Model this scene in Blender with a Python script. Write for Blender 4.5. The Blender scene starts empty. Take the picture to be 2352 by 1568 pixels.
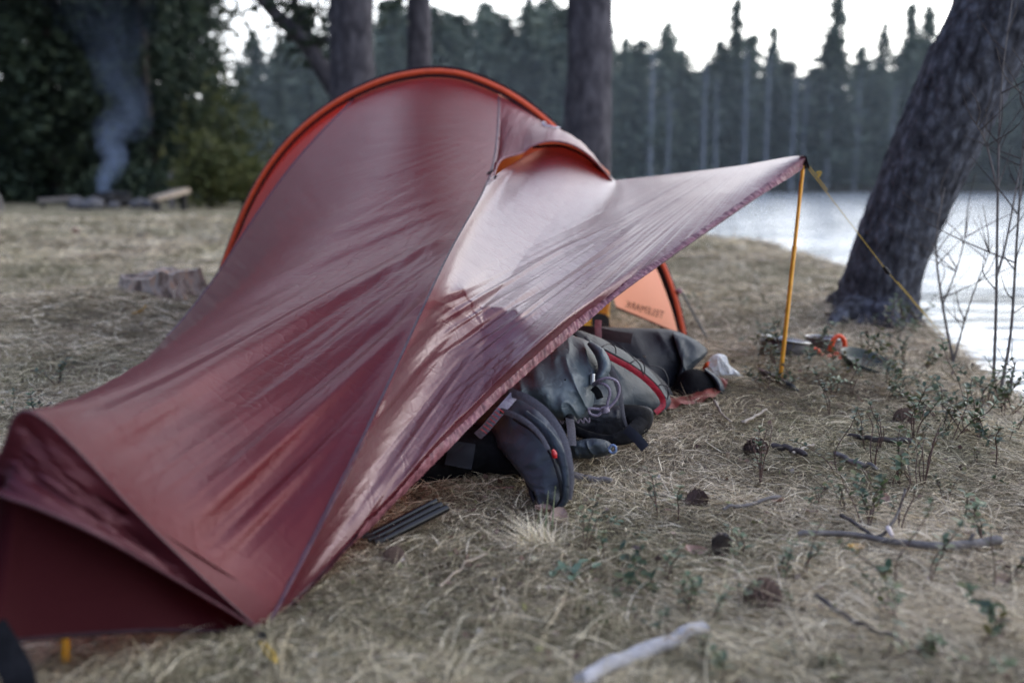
import bpy, math, random
import numpy as np
from mathutils import Vector, Matrix
R = math.radians
random.seed(7); rng = np.random.default_rng(11)
scene = bpy.context.scene
COL = scene.collection

# ------------------------------------------------------------------ camera numbers (photo measured on a 2352 x 1568 copy)
PITCH = R(9.3); F = 2352 * 35 / 36; EYE = 0.6
CP, SP = math.cos(PITCH), math.sin(PITCH)
CAM = np.array([0, 0, EYE])

def P(px, py, Y):
    """point in the world seen at px,py whose world y is Y (vectorised)"""
    px = np.asarray(px, float); py = np.asarray(py, float); Y = np.asarray(Y, float)
    a = (px - 1176) / F; b = (784 - py) / F
    dy = CP + b * SP; dz = -SP + b * CP
    t = Y / dy
    return np.stack([a * t, Y * np.ones_like(t), EYE + dz * t], -1)

def PP(pts):
    a = np.array(pts, float)
    return P(a[:, 0], a[:, 1], a[:, 2])

def G(px, py, z=0.0):
    px = np.asarray(px, float); py = np.asarray(py, float)
    a = (px - 1176) / F; b = (784 - py) / F
    dy = CP + b * SP; dz = -SP + b * CP
    t = (z - EYE) / np.minimum(dz, -1e-4)
    return np.stack([a * t, dy * t, z * np.ones_like(t)], -1)

def proj(p):
    q = p - CAM
    z = q[..., 1] * CP - q[..., 2] * SP
    u = q[..., 1] * SP + q[..., 2] * CP
    return 1176 + F * q[..., 0] / z, 784 - F * u / z

# ------------------------------------------------------------------ noise
def _h(i, j, seed):
    n = (i * 374761393 + j * 668265263 + seed * 1442695041) & 0xffffffff
    n = ((n ^ (n >> 13)) * 1274126177) & 0xffffffff
    n = n ^ (n >> 16)
    return (n & 0xffff) / 65535.0

def vn(x, y, seed=0):
    """2D value noise -1..1"""
    x = np.asarray(x, float); y = np.asarray(y, float)
    i = np.floor(x).astype(np.int64); j = np.floor(y).astype(np.int64)
    fx = x - i; fy = y - j
    fx = fx * fx * fx * (fx * (fx * 6 - 15) + 10); fy = fy * fy * fy * (fy * (fy * 6 - 15) + 10)
    a = _h(i, j, seed); b = _h(i + 1, j, seed); c = _h(i, j + 1, seed); d = _h(i + 1, j + 1, seed)
    return 2 * ((a * (1 - fx) + b * fx) * (1 - fy) + (c * (1 - fx) + d * fx) * fy) - 1

def fbm(x, y, seed=0, oct=4):
    s = 0; a = 1; n = 0
    for k in range(oct):
        s = s + a * vn(x * 2 ** k, y * 2 ** k, seed + k); n += a; a *= .5
    return s / n

def sstep(a, b, x):
    t = np.clip((np.asarray(x, float) - a) / (b - a), 0, 1)
    return t * t * (3 - 2 * t)

def cr(pts, n, closed=False):
    """catmull-rom through pts (N,k) -> n samples"""
    p = np.asarray(pts, float); N = len(p)
    if closed:
        q = np.vstack([p[-1], p, p[0], p[1]]); segs = N
        t = np.linspace(0, segs, n, endpoint=False)
    else:
        q = np.vstack([2 * p[0] - p[1], p, 2 * p[-1] - p[-2]]); segs = N - 1
        t = np.linspace(0, segs, n)
    i = np.minimum(np.floor(t).astype(int), segs - 1); f = (t - i)[:, None]
    a, b, c, d = q[i], q[i + 1], q[i + 2], q[i + 3]
    return .5 * (2 * b + (c - a) * f + (2 * a - 5 * b + 4 * c - d) * f ** 2 + (3 * b - a - 3 * c + d) * f ** 3)

def nat(k, n, ts):
    """natural cubic spline basis: column k of n knots on 0..1, sampled at ts"""
    h = 1 / (n - 1); A = np.zeros((n, n)); r = np.zeros(n); y = np.zeros(n); y[k] = 1
    A[0, 0] = A[-1, -1] = 1
    for i in range(1, n - 1):
        A[i, i - 1:i + 2] = [h, 4 * h, h]; r[i] = 6 * (y[i + 1] - 2 * y[i] + y[i - 1]) / h
    m = np.linalg.solve(A, r); i = np.clip((ts / h).astype(int), 0, n - 2); a = (i + 1) - ts / h; b = 1 - a
    return a * y[i] + b * y[i + 1] + ((a ** 3 - a) * m[i] + (b ** 3 - b) * m[i + 1]) * h * h / 6

def arc(pts, n, lo=0., hi=1.):
    """resample polyline by arclength"""
    p = np.asarray(pts, float)
    s = np.r_[0, np.cumsum(np.linalg.norm(np.diff(p, axis=0), axis=1))]; s /= s[-1]
    t = np.linspace(lo, hi, int(n)) if np.ndim(n) == 0 else n
    return np.stack([np.interp(t, s, p[:, k]) for k in range(p.shape[1])], -1)

# ------------------------------------------------------------------ scene helpers
def mesh_np(name, verts, faces, smooth=True, attr=None):
    """faces: (M,k) int array or list of such arrays"""
    me = bpy.data.meshes.new(name)
    fl = faces if isinstance(faces, list) else [faces]
    fl = [np.asarray(f, np.int32) for f in fl if len(f)]
    me.vertices.add(len(verts)); me.vertices.foreach_set("co", np.asarray(verts, np.float32).ravel())
    idx = np.concatenate([f.ravel() for f in fl]); tot = np.concatenate([np.full(len(f), f.shape[1], np.int32) for f in fl])
    me.loops.add(len(idx)); me.loops.foreach_set("vertex_index", idx)
    me.polygons.add(len(tot))
    st = np.zeros(len(tot), np.int32); st[1:] = np.cumsum(tot)[:-1]
    me.polygons.foreach_set("loop_start", st); me.polygons.foreach_set("loop_total", tot)
    if attr is not None:
        for k, v in attr.items():
            at = me.attributes.new(k, 'FLOAT', 'POINT'); at.data.foreach_set("value", np.asarray(v, np.float32))
    me.update(calc_edges=True)
    if smooth: me.polygons.foreach_set("use_smooth", np.ones(len(tot), bool))
    return me

class MB:
    """collects pieces into one mesh"""
    def __init__(s): s.v = []; s.f = {}; s.n = 0; s.a = []
    def add(s, v, f, a=None):
        v = np.asarray(v, float).reshape(-1, 3); f = np.asarray(f, int)
        s.f.setdefault(f.shape[1], []).append(f + s.n); s.v.append(v); s.n += len(v)
        s.a.append(np.full(len(v), random.random()) if a is None else np.broadcast_to(a, (len(v),)))
    def grid(s, g, closed_u=False, a=None):
        nu, nv = g.shape[:2]
        s.add(g.reshape(-1, 3), gridf(nu, nv, closed_u), a)
    def tube(s, pts, r, n=8, flat=1.0, cap=True, a=None, nrm=None):
        g = tubeg(pts, r, n, flat, nrm); s.grid(g, False, a)
        if cap:
            for k in (0, -1):
                ring = g[k][:-1]
                c = ring.mean(0); m = len(ring)
                s.add(np.vstack([ring, c]), np.array([[i, (i + 1) % m, m] for i in range(m)]), a)
    def mesh(s, name, smooth=True):
        return mesh_np(name, np.vstack(s.v), [np.vstack(x) for x in s.f.values()], smooth, {'rnd': np.concatenate(s.a)})

def gridf(nu, nv, closed_u=False):
    i = np.arange(nu if closed_u else nu - 1)[:, None]; j = np.arange(nv - 1)[None]
    i2 = (i + 1) % nu
    return np.stack([i * nv + j, i2 * nv + j, i2 * nv + j + 1, i * nv + j + 1], -1).reshape(-1, 4)

def tubeg(pts, r, n=8, flat=1.0, nrm=None):
    pts = np.asarray(pts, float); m = len(pts)
    r = np.broadcast_to(np.asarray(r, float), (m,))
    t = np.gradient(pts, axis=0); t /= np.linalg.norm(t, axis=1)[:, None] + 1e-9
    out = np.zeros((m, n + 1, 3))
    if nrm is None:
        ref = np.array([0, 0, 1.]) if abs(t[0][2]) < .9 else np.array([1., 0, 0])
    else: ref = np.array(nrm, float)
    a = np.linspace(0, 2 * np.pi, n + 1)
    nv = ref
    for i in range(m):
        nv = nv - t[i] * (nv @ t[i])
        if np.linalg.norm(nv) < 1e-4: nv = np.cross(t[i], [1, .3, .2])
        nv = nv / np.linalg.norm(nv)
        b = np.cross(t[i], nv)
        out[i] = pts[i] + r[i] * (np.cos(a)[:, None] * nv * flat + np.sin(a)[:, None] * b)
        if nrm is not None: nv = np.array(nrm, float)
    return out

def obj(name, me, mat, parent=None, loc=None):
    if isinstance(me, MB): me = me.mesh(name)
    o = bpy.data.objects.new(name, me); COL.objects.link(o)
    if mat is not None and len(me.materials) == 0: me.materials.append(mat)
    if parent is not None:
        o.parent = parent; o.location = -Vector(parent.location) if loc is None else loc
    elif loc is not None: o.location = loc
    return o

def tag(o, label=None, cat=None, group=None, kind=None):
    if label: o['label'] = label
    if cat: o['category'] = cat
    if group: o['group'] = group
    if kind: o['kind'] = kind
    return o

def thing(name, label, cat, loc=(0, 0, 0), group=None):
    o = bpy.data.objects.new(name, None); COL.objects.link(o); o.location = loc
    o.empty_display_size = .1
    return tag(o, label, cat, group)

def dup(root, loc, rz=0, sc=1, label=None, group=None, tilt=(0, 0)):
    r = root.copy(); COL.objects.link(r); r.location = loc; r.rotation_euler = (tilt[0], tilt[1], rz)
    r.scale = (sc, sc, sc) if np.isscalar(sc) else sc
    if label: r['label'] = label
    if group: r['group'] = group
    for c in list(root.children):
        d = c.copy(); COL.objects.link(d); d.parent = r
        for g in list(c.children):
            e = g.copy(); COL.objects.link(e); e.parent = d
    return r

# ------------------------------------------------------------------ materials
class NT:
    def __init__(s, name):
        s.m = bpy.data.materials.new(name); s.m.use_nodes = True; s.t = s.m.node_tree
        s.out = s.t.nodes['Material Output']; s.p = s.t.nodes['Principled BSDF']
    def n(s, typ, **kw):
        nd = s.t.nodes.new(typ)
        for k, v in kw.items():
            if k in nd.inputs.keys(): nd.inputs[k].default_value = v
            else: setattr(nd, k, v)
        return nd
    def l(s, a, b): s.t.links.new(a, b)
    def ramp(s, fac, stops):
        r = s.n('ShaderNodeValToRGB'); e = r.color_ramp.elements
        while len(e) < len(stops): e.new(.5)
        for i, (p, c) in enumerate(stops):
            e[i].position = p; e[i].color = (*c, 1)
        s.l(fac, r.inputs[0]); return r.outputs[0]
    def coord(s, scale=(1, 1, 1)):
        tc = s.n('ShaderNodeTexCoord'); mp = s.n('ShaderNodeMapping'); mp.inputs['Scale'].default_value = scale
        s.l(tc.outputs['Object'], mp.inputs[0]); return mp.outputs[0]
    def noise(s, vec, scale, detail=4, rough=.55):
        nn = s.n('ShaderNodeTexNoise'); nn.inputs['Scale'].default_value = scale
        nn.inputs['Detail'].default_value = detail; nn.inputs['Roughness'].default_value = rough
        if vec is not None: s.l(vec, nn.inputs['Vector'])
        return nn.outputs[0]
    def bump(s, h, strength=.3, dist=.01, prev=None):
        b = s.n('ShaderNodeBump'); b.inputs['Strength'].default_value = strength; b.inputs['Distance'].default_value = dist
        s.l(h, b.inputs['Height'])
        if prev is not None: s.l(prev, b.inputs['Normal'])
        return b.outputs[0]

def simple(name, c1, c2=None, rough=.6, scale=20, bump=.2, bd=.004, spec=.5, metal=0, stretch=(1, 1, 1), c3=None, rnd=False):
    t = NT(name); v = t.coord(stretch); n = t.noise(v, scale)
    c2 = c2 or tuple(x * .6 for x in c1)
    st = [(.32, c2), (.68, c1)] if c3 is None else [(.3, c2), (.5, c1), (.72, c3)]
    fac = n
    if rnd:
        at = t.n('ShaderNodeAttribute', attribute_name='rnd')
        mx = t.n('ShaderNodeMix'); mx.inputs[0].default_value = .55
        t.l(n, mx.inputs[2]); t.l(at.outputs['Fac'], mx.inputs[3]); fac = mx.outputs[0]
    t.l(t.ramp(fac, st), t.p.inputs['Base Color'])
    t.p.inputs['Roughness'].default_value = rough; t.p.inputs['Metallic'].default_value = metal
    t.p.inputs['Specular IOR Level'].default_value = spec
    if bump: t.l(t.bump(n, bump, bd), t.p.inputs['Normal'])
    return t.m

def fabric(name, c, ctr, trans=.3, rough=.36, crinkle=.25, spec=.6, dirt=.15, ior=1.5, coat=0, cior=1.8, tint=(1, 1, 1)):
    """thin coated nylon: glossy face, coloured light passing through"""
    t = NT(name); v = t.coord()
    n1 = t.noise(v, 9, 3); n2 = t.noise(v, 60, 6, .6)
    vo = t.n('ShaderNodeTexVoronoi', feature='DISTANCE_TO_EDGE'); vo.inputs['Scale'].default_value = 14
    wv = t.n('ShaderNodeVectorMath', operation='ADD'); t.l(v, wv.inputs[0])
    nz = t.n('ShaderNodeTexNoise'); nz.inputs['Scale'].default_value = 6; t.l(v, nz.inputs['Vector'])
    sc = t.n('ShaderNodeVectorMath', operation='SCALE'); sc.inputs['Scale'].default_value = .35
    t.l(nz.outputs['Color'], sc.inputs[0]); t.l(sc.outputs[0], wv.inputs[1]); t.l(wv.outputs[0], vo.inputs['Vector'])
    cl = t.n('ShaderNodeMapRange'); cl.inputs[1].default_value = 0; cl.inputs[2].default_value = .05; t.l(vo.outputs['Distance'], cl.inputs[0])
    c2 = tuple(x * (1 - dirt) for x in c)
    t.l(t.ramp(n1, [(.3, c2), (.7, c)]), t.p.inputs['Base Color'])
    b = t.bump(n2, crinkle, .003); b = t.bump(cl.outputs[0], crinkle * .55, .0025, b)
    t.l(b, t.p.inputs['Normal'])
    t.p.inputs['Roughness'].default_value = rough; t.p.inputs['Specular IOR Level'].default_value = spec; t.p.inputs['IOR'].default_value = ior
    t.p.inputs['Coat Weight'].default_value = coat; t.p.inputs['Coat IOR'].default_value = cior; t.p.inputs['Coat Roughness'].default_value = .32; t.p.inputs['Specular Tint'].default_value = (*tint, 1)
    t.l(b, t.p.inputs['Coat Normal'])
    tr = t.n('ShaderNodeBsdfTranslucent'); tr.inputs[0].default_value = (*ctr, 1); t.l(b, tr.inputs['Normal'])
    mx = t.n('ShaderNodeMixShader'); mx.inputs[0].default_value = trans
    t.l(t.p.outputs[0], mx.inputs[1]); t.l(tr.outputs[0], mx.inputs[2]); t.l(mx.outputs[0], t.out.inputs[0])
    return t.m

def leafmat(name, cs, rough=.55, trans=.2, spec=.4):
    t = NT(name); at = t.n('ShaderNodeAttribute', attribute_name='rnd')
    oi = t.n('ShaderNodeObjectInfo')
    col = t.ramp(at.outputs['Fac'], [(i / (len(cs) - 1), c) for i, c in enumerate(cs)])
    hs = t.n('ShaderNodeHueSaturation'); mr = t.n('ShaderNodeMapRange'); mr.inputs[3].default_value = .75; mr.inputs[4].default_value = 1.25
    t.l(oi.outputs['Random'], mr.inputs[0]); t.l(mr.outputs[0], hs.inputs['Value']); t.l(col, hs.inputs['Color'])
    t.l(hs.outputs[0], t.p.inputs['Base Color'])
    t.p.inputs['Roughness'].default_value = rough; t.p.inputs['Specular IOR Level'].default_value = spec
    if trans:
        tr = t.n('ShaderNodeBsdfTranslucent'); t.l(hs.outputs[0], tr.inputs[0])
        mx = t.n('ShaderNodeMixShader'); mx.inputs[0].default_value = trans
        t.l(t.p.outputs[0], mx.inputs[1]); t.l(tr.outputs[0], mx.inputs[2]); t.l(mx.outputs[0], t.out.inputs[0])
    return t.m

def barkmat(name, c1, c2, c3, scale=14, bump=.8, bd=.02):
    t = NT(name); v = t.coord((1, 1, .55))
    n = t.noise(v, scale, 8, .65)
    vo = t.n('ShaderNodeTexVoronoi', feature='DISTANCE_TO_EDGE'); vo.inputs['Scale'].default_value = scale * .8; t.l(v, vo.inputs['Vector'])
    mu = t.n('ShaderNodeMath', operation='MULTIPLY'); t.l(n, mu.inputs[0])
    mr = t.n('ShaderNodeMapRange'); mr.inputs[2].default_value = .25; mr.inputs[3].default_value = .82; t.l(vo.outputs['Distance'], mr.inputs[0])
    t.l(mr.outputs[0], mu.inputs[1])
    t.l(t.ramp(mu.outputs[0], [(.30, c2), (.46, c1), (.64, c3)]), t.p.inputs['Base Color'])
    t.l(t.bump(mu.outputs[0], bump, bd), t.p.inputs['Normal'])
    t.p.inputs['Roughness'].default_value = .9; t.p.inputs['Specular IOR Level'].default_value = .1
    return t.m

M = {}
M['fly'] = fabric('fly_fabric', (.085, .012, .016), (.78, .066, .052), .32, .39, .30, .5, .2, 1.45, .14, 1.36, (1, .45, .55))
M['door'] = fabric('door_fabric', (.082, .017, .026), (.62, .070, .060), .25, .37, .28, .5, .2, 1.5, 1.0, 1.5, (1, .56, .66))
M['fly_glow'] = fabric('arch_panel_glow', (.28, .022, .016), (1.0, .09, .04), .55, .45, .2, .4, .15, 1.45, 0, 1.5, (1, .5, .5))  # redder base paints the backlit glow beside the hoop into this panel
M['hood'] = fabric('hood_fabric', (.135, .026, .032), (.45, .04, .025), .28, .36, .25, .5, .15, 1.7, .2, 1.7, (1, .5, .55))
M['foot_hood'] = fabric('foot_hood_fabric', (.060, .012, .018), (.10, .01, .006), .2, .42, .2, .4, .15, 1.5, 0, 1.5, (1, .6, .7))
M['end'] = fabric('end_fabric_shaded', (.020, .003, .005), (.035, .003, .002), .2, .5, .2, .2, .15, 1.45, 0, 1.5, (1, .3, .35))  # much darker than the fly: shade at the foot put into the colour
M['far'] = fabric('far_fabric_backlit', (.48, .20, .13), (.92, .44, .31), .62, .45, .12)  # salmon base paints backlight coming through the tent cloth into its colour
M['inner'] = fabric('inner_fabric', (.75, .40, .04), (.8, .4, .03), .35, .7, .15)
M['mesh_black'] = simple('black_mesh', (.012, .012, .014), (.006, .006, .007), .8, 200, .2)
M['sleeve'] = simple('sleeve_orange', (.62, .078, .016), (.50, .055, .012), .6, 30, .3, .002)
M['edge_dark'] = simple('sleeve_edge', (.028, .012, .017), (.016, .007, .010), .7, 60, .3, .002, .15)
M['seam'] = simple('seam_tape', (.085, .022, .034), (.05, .013, .02), .5, 120, .6, .002)
M['hem'] = simple('hem_tape', (.26, .095, .11), (.11, .03, .04), .5, 70, .9, .004, stretch=(1, 1, 1))
M['yellow_pole'] = simple('yellow_anodised', (.75, .36, .03), (.55, .24, .02), .35, 40, .05, .001, metal=.25)
M['yellow_cord'] = simple('yellow_cord', (.62, .42, .05), (.4, .25, .03), .7, 300, .5, .001)
M['grey_cord'] = simple('grey_cord', (.16, .17, .18), (.08, .09, .09), .7, 300, .5, .001)
M['black'] = simple('black_plastic', (.012, .012, .014), (.008, .008, .009), .5, 60, .1, .001, .25)
M['black_fab'] = simple('black_cloth', (.010, .010, .012), (.005, .005, .006), .9, 90, .5, .003, .12)
M['pack'] = fabric('pack_nylon', (.036, .048, .060), (.05, .05, .05), .0, .50, .5, .35, .3)
M['pack_light'] = fabric('pack_light_nylon', (.076, .102, .120), (.1, .1, .1), .0, .46, .5, .4, .3)
M['pack_dark'] = fabric('pack_dark_nylon', (.017, .019, .027), (.02, .02, .02), .0, .55, .4, .25, .3)
M['lid'] = fabric('lid_nylon', (.058, .066, .080), (.02, .02, .02), .0, .52, .35, .3, .25)
M['maroon'] = simple('maroon_band', (.045, .022, .026), (.025, .012, .016), .7, 80, .4, .002)
M['pink'] = simple('pink_webbing', (.30, .13, .15), (.2, .08, .1), .7, 120, .4, .001)
M['webbing'] = simple('webbing', (.10, .092, .10), (.06, .055, .06), .75, 240, .8, .001)
M['lav_web'] = simple('lavender_webbing', (.26, .24, .29), (.18, .14, .19), .75, 200, .8, .001)
M['red_zip'] = simple('red_zip', (.42, .012, .035), (.22, .006, .02), .45, 180, .8, .002)
M['red'] = simple('red_rubber', (.55, .01, .012), (.35, .008, .01), .35, 30, .1, .001)
M['cord'] = simple('lilac_cord', (.32, .27, .34), (.10, .08, .11), .6, 400, .4, .001)
M['cord_dark'] = simple('dark_cord', (.035, .033, .04), (.02, .02, .024), .6, 400, .4, .001)
M['steel'] = simple('steel', (.75, .76, .78), (.5, .5, .52), .25, 30, .05, .001, metal=1)
M['alu'] = simple('aluminium', (.6, .6, .6), (.42, .42, .42), .35, 60, .1, .001, metal=1)
M['plastic_bag'] = fabric('plastic_film', (.85, .87, .88), (.9, .92, .92), .4, .25, .5, .6, .05)
M['orange'] = simple('orange_silicone', (.85, .10, .015), (.62, .06, .01), .45, 40, .1, .001)
M['orange_cloth'] = simple('orange_groundsheet', (.26, .06, .04), (.18, .04, .028), .6, 40, .4, .004)
M['pot'] = simple('sooty_pot', (.035, .027, .026), (.018, .014, .014), .5, 30, .2, .001, metal=.3)
M['pot_brown'] = simple('brown_pot', (.10, .065, .055), (.05, .035, .03), .5, 30, .2, .001, metal=.3)
M['green'] = simple('dark_green_pan', (.015, .028, .02), (.01, .016, .012), .45, 40, .1, .001)
M['leather'] = simple('brown_leather', (.05, .033, .03), (.025, .018, .016), .6, 50, .3, .001)
M['pine'] = barkmat('pine_bark', (.058, .058, .066), (.018, .017, .02), (.13, .137, .16), 26, .9, .02)
M['pine_mid'] = barkmat('pine_bark_far', (.065, .060, .068), (.03, .028, .033), (.105, .098, .108), 9, .6, .03)
M['trunk_far'] = barkmat('far_bark_haze', (.14, .155, .18), (.10, .115, .135), (.19, .205, .235), 3, .4, .03)  # pale bark with bluish distance haze mixed into the colour
M['trunk_dark'] = barkmat('dark_bark', (.05, .045, .04), (.03, .027, .024), (.08, .07, .065), 4, .4, .03)
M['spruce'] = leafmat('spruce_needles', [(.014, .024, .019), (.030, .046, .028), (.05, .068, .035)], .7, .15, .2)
M['spruce_mid_haze'] = leafmat('spruce_needles_mid_haze', [(.065, .085, .085), (.09, .115, .105), (.12, .145, .12)], .7, .2, .2)  # lightened and blued: distance haze painted into the needles
M['spruce_far_haze'] = leafmat('spruce_needles_far_haze', [(.045, .072, .062), (.11, .15, .122), (.20, .225, .165)], .7, .2, .2)  # paler than the near needles: far-shore haze painted into the colour
M['bush'] = leafmat('bush_leaves', [(.04, .055, .018), (.08, .09, .03), (.12, .12, .05)], .7, .3, .2)
M['berry_leaf'] = leafmat('berry_leaves', [(.03, .055, .028), (.06, .095, .045), (.10, .13, .06), (.15, .14, .05), (.09, .05, .045)], .42, .15, .4)
M['stem'] = simple('sprig_stem', (.11, .055, .04), (.06, .03, .025), .7, 120, .3, .001)
M['twig'] = simple('twig_bark', (.17, .15, .14), (.08, .07, .065), .8, 60, .6, .003)
M['twig_dark'] = simple('dark_twig_bark', (.075, .06, .055), (.035, .028, .026), .8, 60, .6, .003)
M['twig_pale'] = simple('pale_stick', (.42, .40, .40), (.25, .235, .23), .75, 50, .6, .003)
M['birch_bark'] = simple('white_bark', (.62, .56, .53), (.38, .30, .28), .7, 50, .4, .002)
M['cone'] = simple('cone_scale', (.21, .17, .145), (.10, .08, .068), .75, 150, .5, .001)
M['cone_dark'] = simple('open_cone_scale', (.17, .11, .088), (.075, .045, .036), .75, 150, .5, .001)
M['leaf_dead'] = leafmat('dead_leaf', [(.24, .15, .12), (.34, .22, .18)], .5, .2, .5)
M['leaf_yellow'] = leafmat('yellow_leaf', [(.55, .33, .10), (.6, .38, .12)], .5, .2, .5)
M['wood_new'] = simple('sawn_wood', (.42, .34, .26), (.3, .23, .17), .7, 20, .3, .004)
M['wood_old'] = simple('weathered_wood', (.26, .23, .21), (.15, .13, .12), .8, 20, .3, .004)
M['stone'] = simple('hearth_stone', (.16, .15, .15), (.08, .075, .075), .85, 12, .6, .02)
M['char'] = simple('charred_log', (.05, .045, .042), (.02, .018, .017), .9, 20, .6, .01)
M['logo'] = simple('pale_print', (.50, .50, .62), (.4, .4, .5), .5, 50, 0)
M['print_dark'] = simple('dark_print', (.14, .035, .025), (.1, .025, .02), .6, 50, 0)
M['litter_white'] = simple('pale_chip', (.34, .29, .23), (.22, .18, .14), .7, 60, .3, .002)

M['gloss_black'] = simple('carbon_shaft', (.008, .008, .009), (.005, .005, .006), .14, 60, 0, .001, .4)
# stump: grey split wood
t = NT('stump_wood'); v = t.coord((9, 9, 1.2)); n = t.noise(v, 3, 5)
t.l(t.ramp(n, [(.32, (.03, .025, .024)), (.44, (.13, .085, .06)), (.53, (.26, .22, .19)), (.66, (.34, .19, .11))]), t.p.inputs['Base Color'])
t.l(t.bump(n, .8, .02), t.p.inputs['Normal']); t.p.inputs['Roughness'].default_value = .85; M['stump'] = t.m

# ------------------------------------------------------------------ terrain
BY = np.array([-6, 0, 1, 2, 2.8, 3.5, 4.3, 5, 6.2, 7.7, 9.5, 11, 13, 16, 20, 26, 34, 45, 60, 90, 200])
BX = np.array([2.6, 1.9, 1.72, 1.54, 1.57, 1.70, 1.82, 2.0, 2.3, 2.45, 2.5, 2.35, 2.2, 2.0, 1.6, .2, -2.5, -8, -18, -40, -60])
def bank(y): return np.interp(y, BY, BX)
WATER = -.7; SHORE = 94.0
def hgt(x, y):
    x = np.asarray(x, float); y = np.asarray(y, float)
    d = np.sqrt(x * x + y * y)
    h = .018 * fbm(x * 1.6, y * 1.6, 3, 4) * sstep(.5, 3, d) + .010 * fbm(x * 5, y * 5, 9, 3) + .06 * fbm(x * .35, y * .35, 5, 3) * sstep(4, 14, d)
    h = h + .14 * np.exp(-(((x + 1.72) / .62) ** 2 + ((y - 4.1) / .55) ** 2))
    h = h + .05 * np.exp(-(((x - 1.75) / .4) ** 2 + ((y - 4.6) / .5) ** 2))
    wob = .10 * fbm(x * .9, y * .9, 21, 3) * np.minimum(1, y / 4 + .3)
    e = x - bank(y) - wob
    h = h - 1.25 * sstep(-.12, .75, e) - .03 * sstep(-.5, 0, e)
    far = sstep(SHORE - 4, SHORE + 2, y)
    h = h * (1 - far) + far * (.15 + .02 * (y - SHORE))
    return h

def axis(lo, hi, n, c, k):
    t = np.linspace(np.arcsinh((lo - c) / k), np.arcsinh((hi - c) / k), n); return c + k * np.sinh(t)
gx = axis(-260, 260, 520, .3, .9); gy = axis(-8, 420, 560, 2, 1.0)
X, Y = np.meshgrid(gx, gy, indexing='ij'); Z = hgt(X, Y)
t = NT('ground'); tc = t.n('ShaderNodeTexCoord'); ob = tc.outputs['Object']
n1 = t.noise(ob, 1.3, 5, .6); n2 = t.noise(ob, 22, 6, .7); n3 = t.noise(ob, 130, 4, .7)
mp = t.n('ShaderNodeMapping'); mp.inputs['Scale'].default_value = (1, .35, 1); t.l(ob, mp.inputs[0]); n4 = t.noise(mp.outputs[0], 3.5, 6, .65)
ca = t.ramp(n3, [(.3, (.04, .032, .023)), (.5, (.13, .105, .072)), (.72, (.34, .285, .20))])
cb = t.ramp(n4, [(.36, (.095, .085, .045)), (.5, (.235, .20, .125)), (.66, (.36, .305, .20))])
sx = t.n('ShaderNodeSeparateXYZ'); t.l(ob, sx.inputs[0])
mr = t.n('ShaderNodeMapRange'); mr.inputs[1].default_value = 3; mr.inputs[2].default_value = 7; t.l(sx.outputs['Y'], mr.inputs[0])
mx = t.n('ShaderNodeMix', data_type='RGBA'); t.l(mr.outputs[0], mx.inputs[0]); t.l(ca, mx.inputs[6]); t.l(cb, mx.inputs[7])
# wooded floor, steep bank earth
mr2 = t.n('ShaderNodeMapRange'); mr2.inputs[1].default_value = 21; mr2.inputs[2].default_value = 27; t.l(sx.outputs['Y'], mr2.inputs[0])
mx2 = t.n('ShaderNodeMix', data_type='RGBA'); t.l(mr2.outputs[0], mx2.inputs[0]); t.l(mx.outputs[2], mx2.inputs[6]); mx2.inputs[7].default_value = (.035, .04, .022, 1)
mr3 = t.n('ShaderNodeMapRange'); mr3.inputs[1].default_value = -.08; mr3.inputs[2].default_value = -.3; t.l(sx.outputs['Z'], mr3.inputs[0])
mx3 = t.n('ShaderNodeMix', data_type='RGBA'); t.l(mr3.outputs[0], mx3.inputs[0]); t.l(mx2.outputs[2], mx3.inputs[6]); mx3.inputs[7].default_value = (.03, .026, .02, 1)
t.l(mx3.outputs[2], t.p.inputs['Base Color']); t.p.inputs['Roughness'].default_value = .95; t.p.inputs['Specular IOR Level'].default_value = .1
b = t.bump(n2, .8, .04); b = t.bump(n3, .7, .008, b); t.l(b, t.p.inputs['Normal'])
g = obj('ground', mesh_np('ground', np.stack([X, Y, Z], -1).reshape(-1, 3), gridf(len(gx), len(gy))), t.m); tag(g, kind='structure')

t = NT('river'); tc = t.n('ShaderNodeTexCoord'); mp = t.n('ShaderNodeMapping'); mp.inputs['Scale'].default_value = (.55, 1.5, 1); t.l(tc.outputs['Object'], mp.inputs[0])
n1 = t.noise(mp.outputs[0], 1.5, 3, .5); n2 = t.noise(mp.outputs[0], .35, 3, .5)
mpc = t.n('ShaderNodeMapping'); mpc.inputs['Scale'].default_value = (.30, 1.5, 1); t.l(tc.outputs['Object'], mpc.inputs[0]); n5 = t.noise(mpc.outputs[0], .9, 6, .72)
t.l(t.ramp(n5, [(.38, (.10, .12, .13)), (.48, (.50, .54, .55)), (.58, (.86, .89, .89))]), t.p.inputs['Base Color'])  # white sky reflection and dark ripple streaks painted into the base colour
t.p.inputs['Metallic'].default_value = 0.45; t.p.inputs['Roughness'].default_value = .17; t.p.inputs['IOR'].default_value = 1.6
b = t.bump(n1, 1.0, .09); b = t.bump(n2, .7, .20, b); t.l(b, t.p.inputs['Normal'])
wx = axis(-200, 200, 60, 1, 3); wy = axis(-8, SHORE + 3, 60, 2, 3); X, Y = np.meshgrid(wx, wy, indexing='ij')
w = obj('river', mesh_np('river', np.stack([X, Y, np.full_like(X, WATER)], -1).reshape(-1, 3), gridf(60, 60)), t.m); tag(w, kind='structure')

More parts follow.
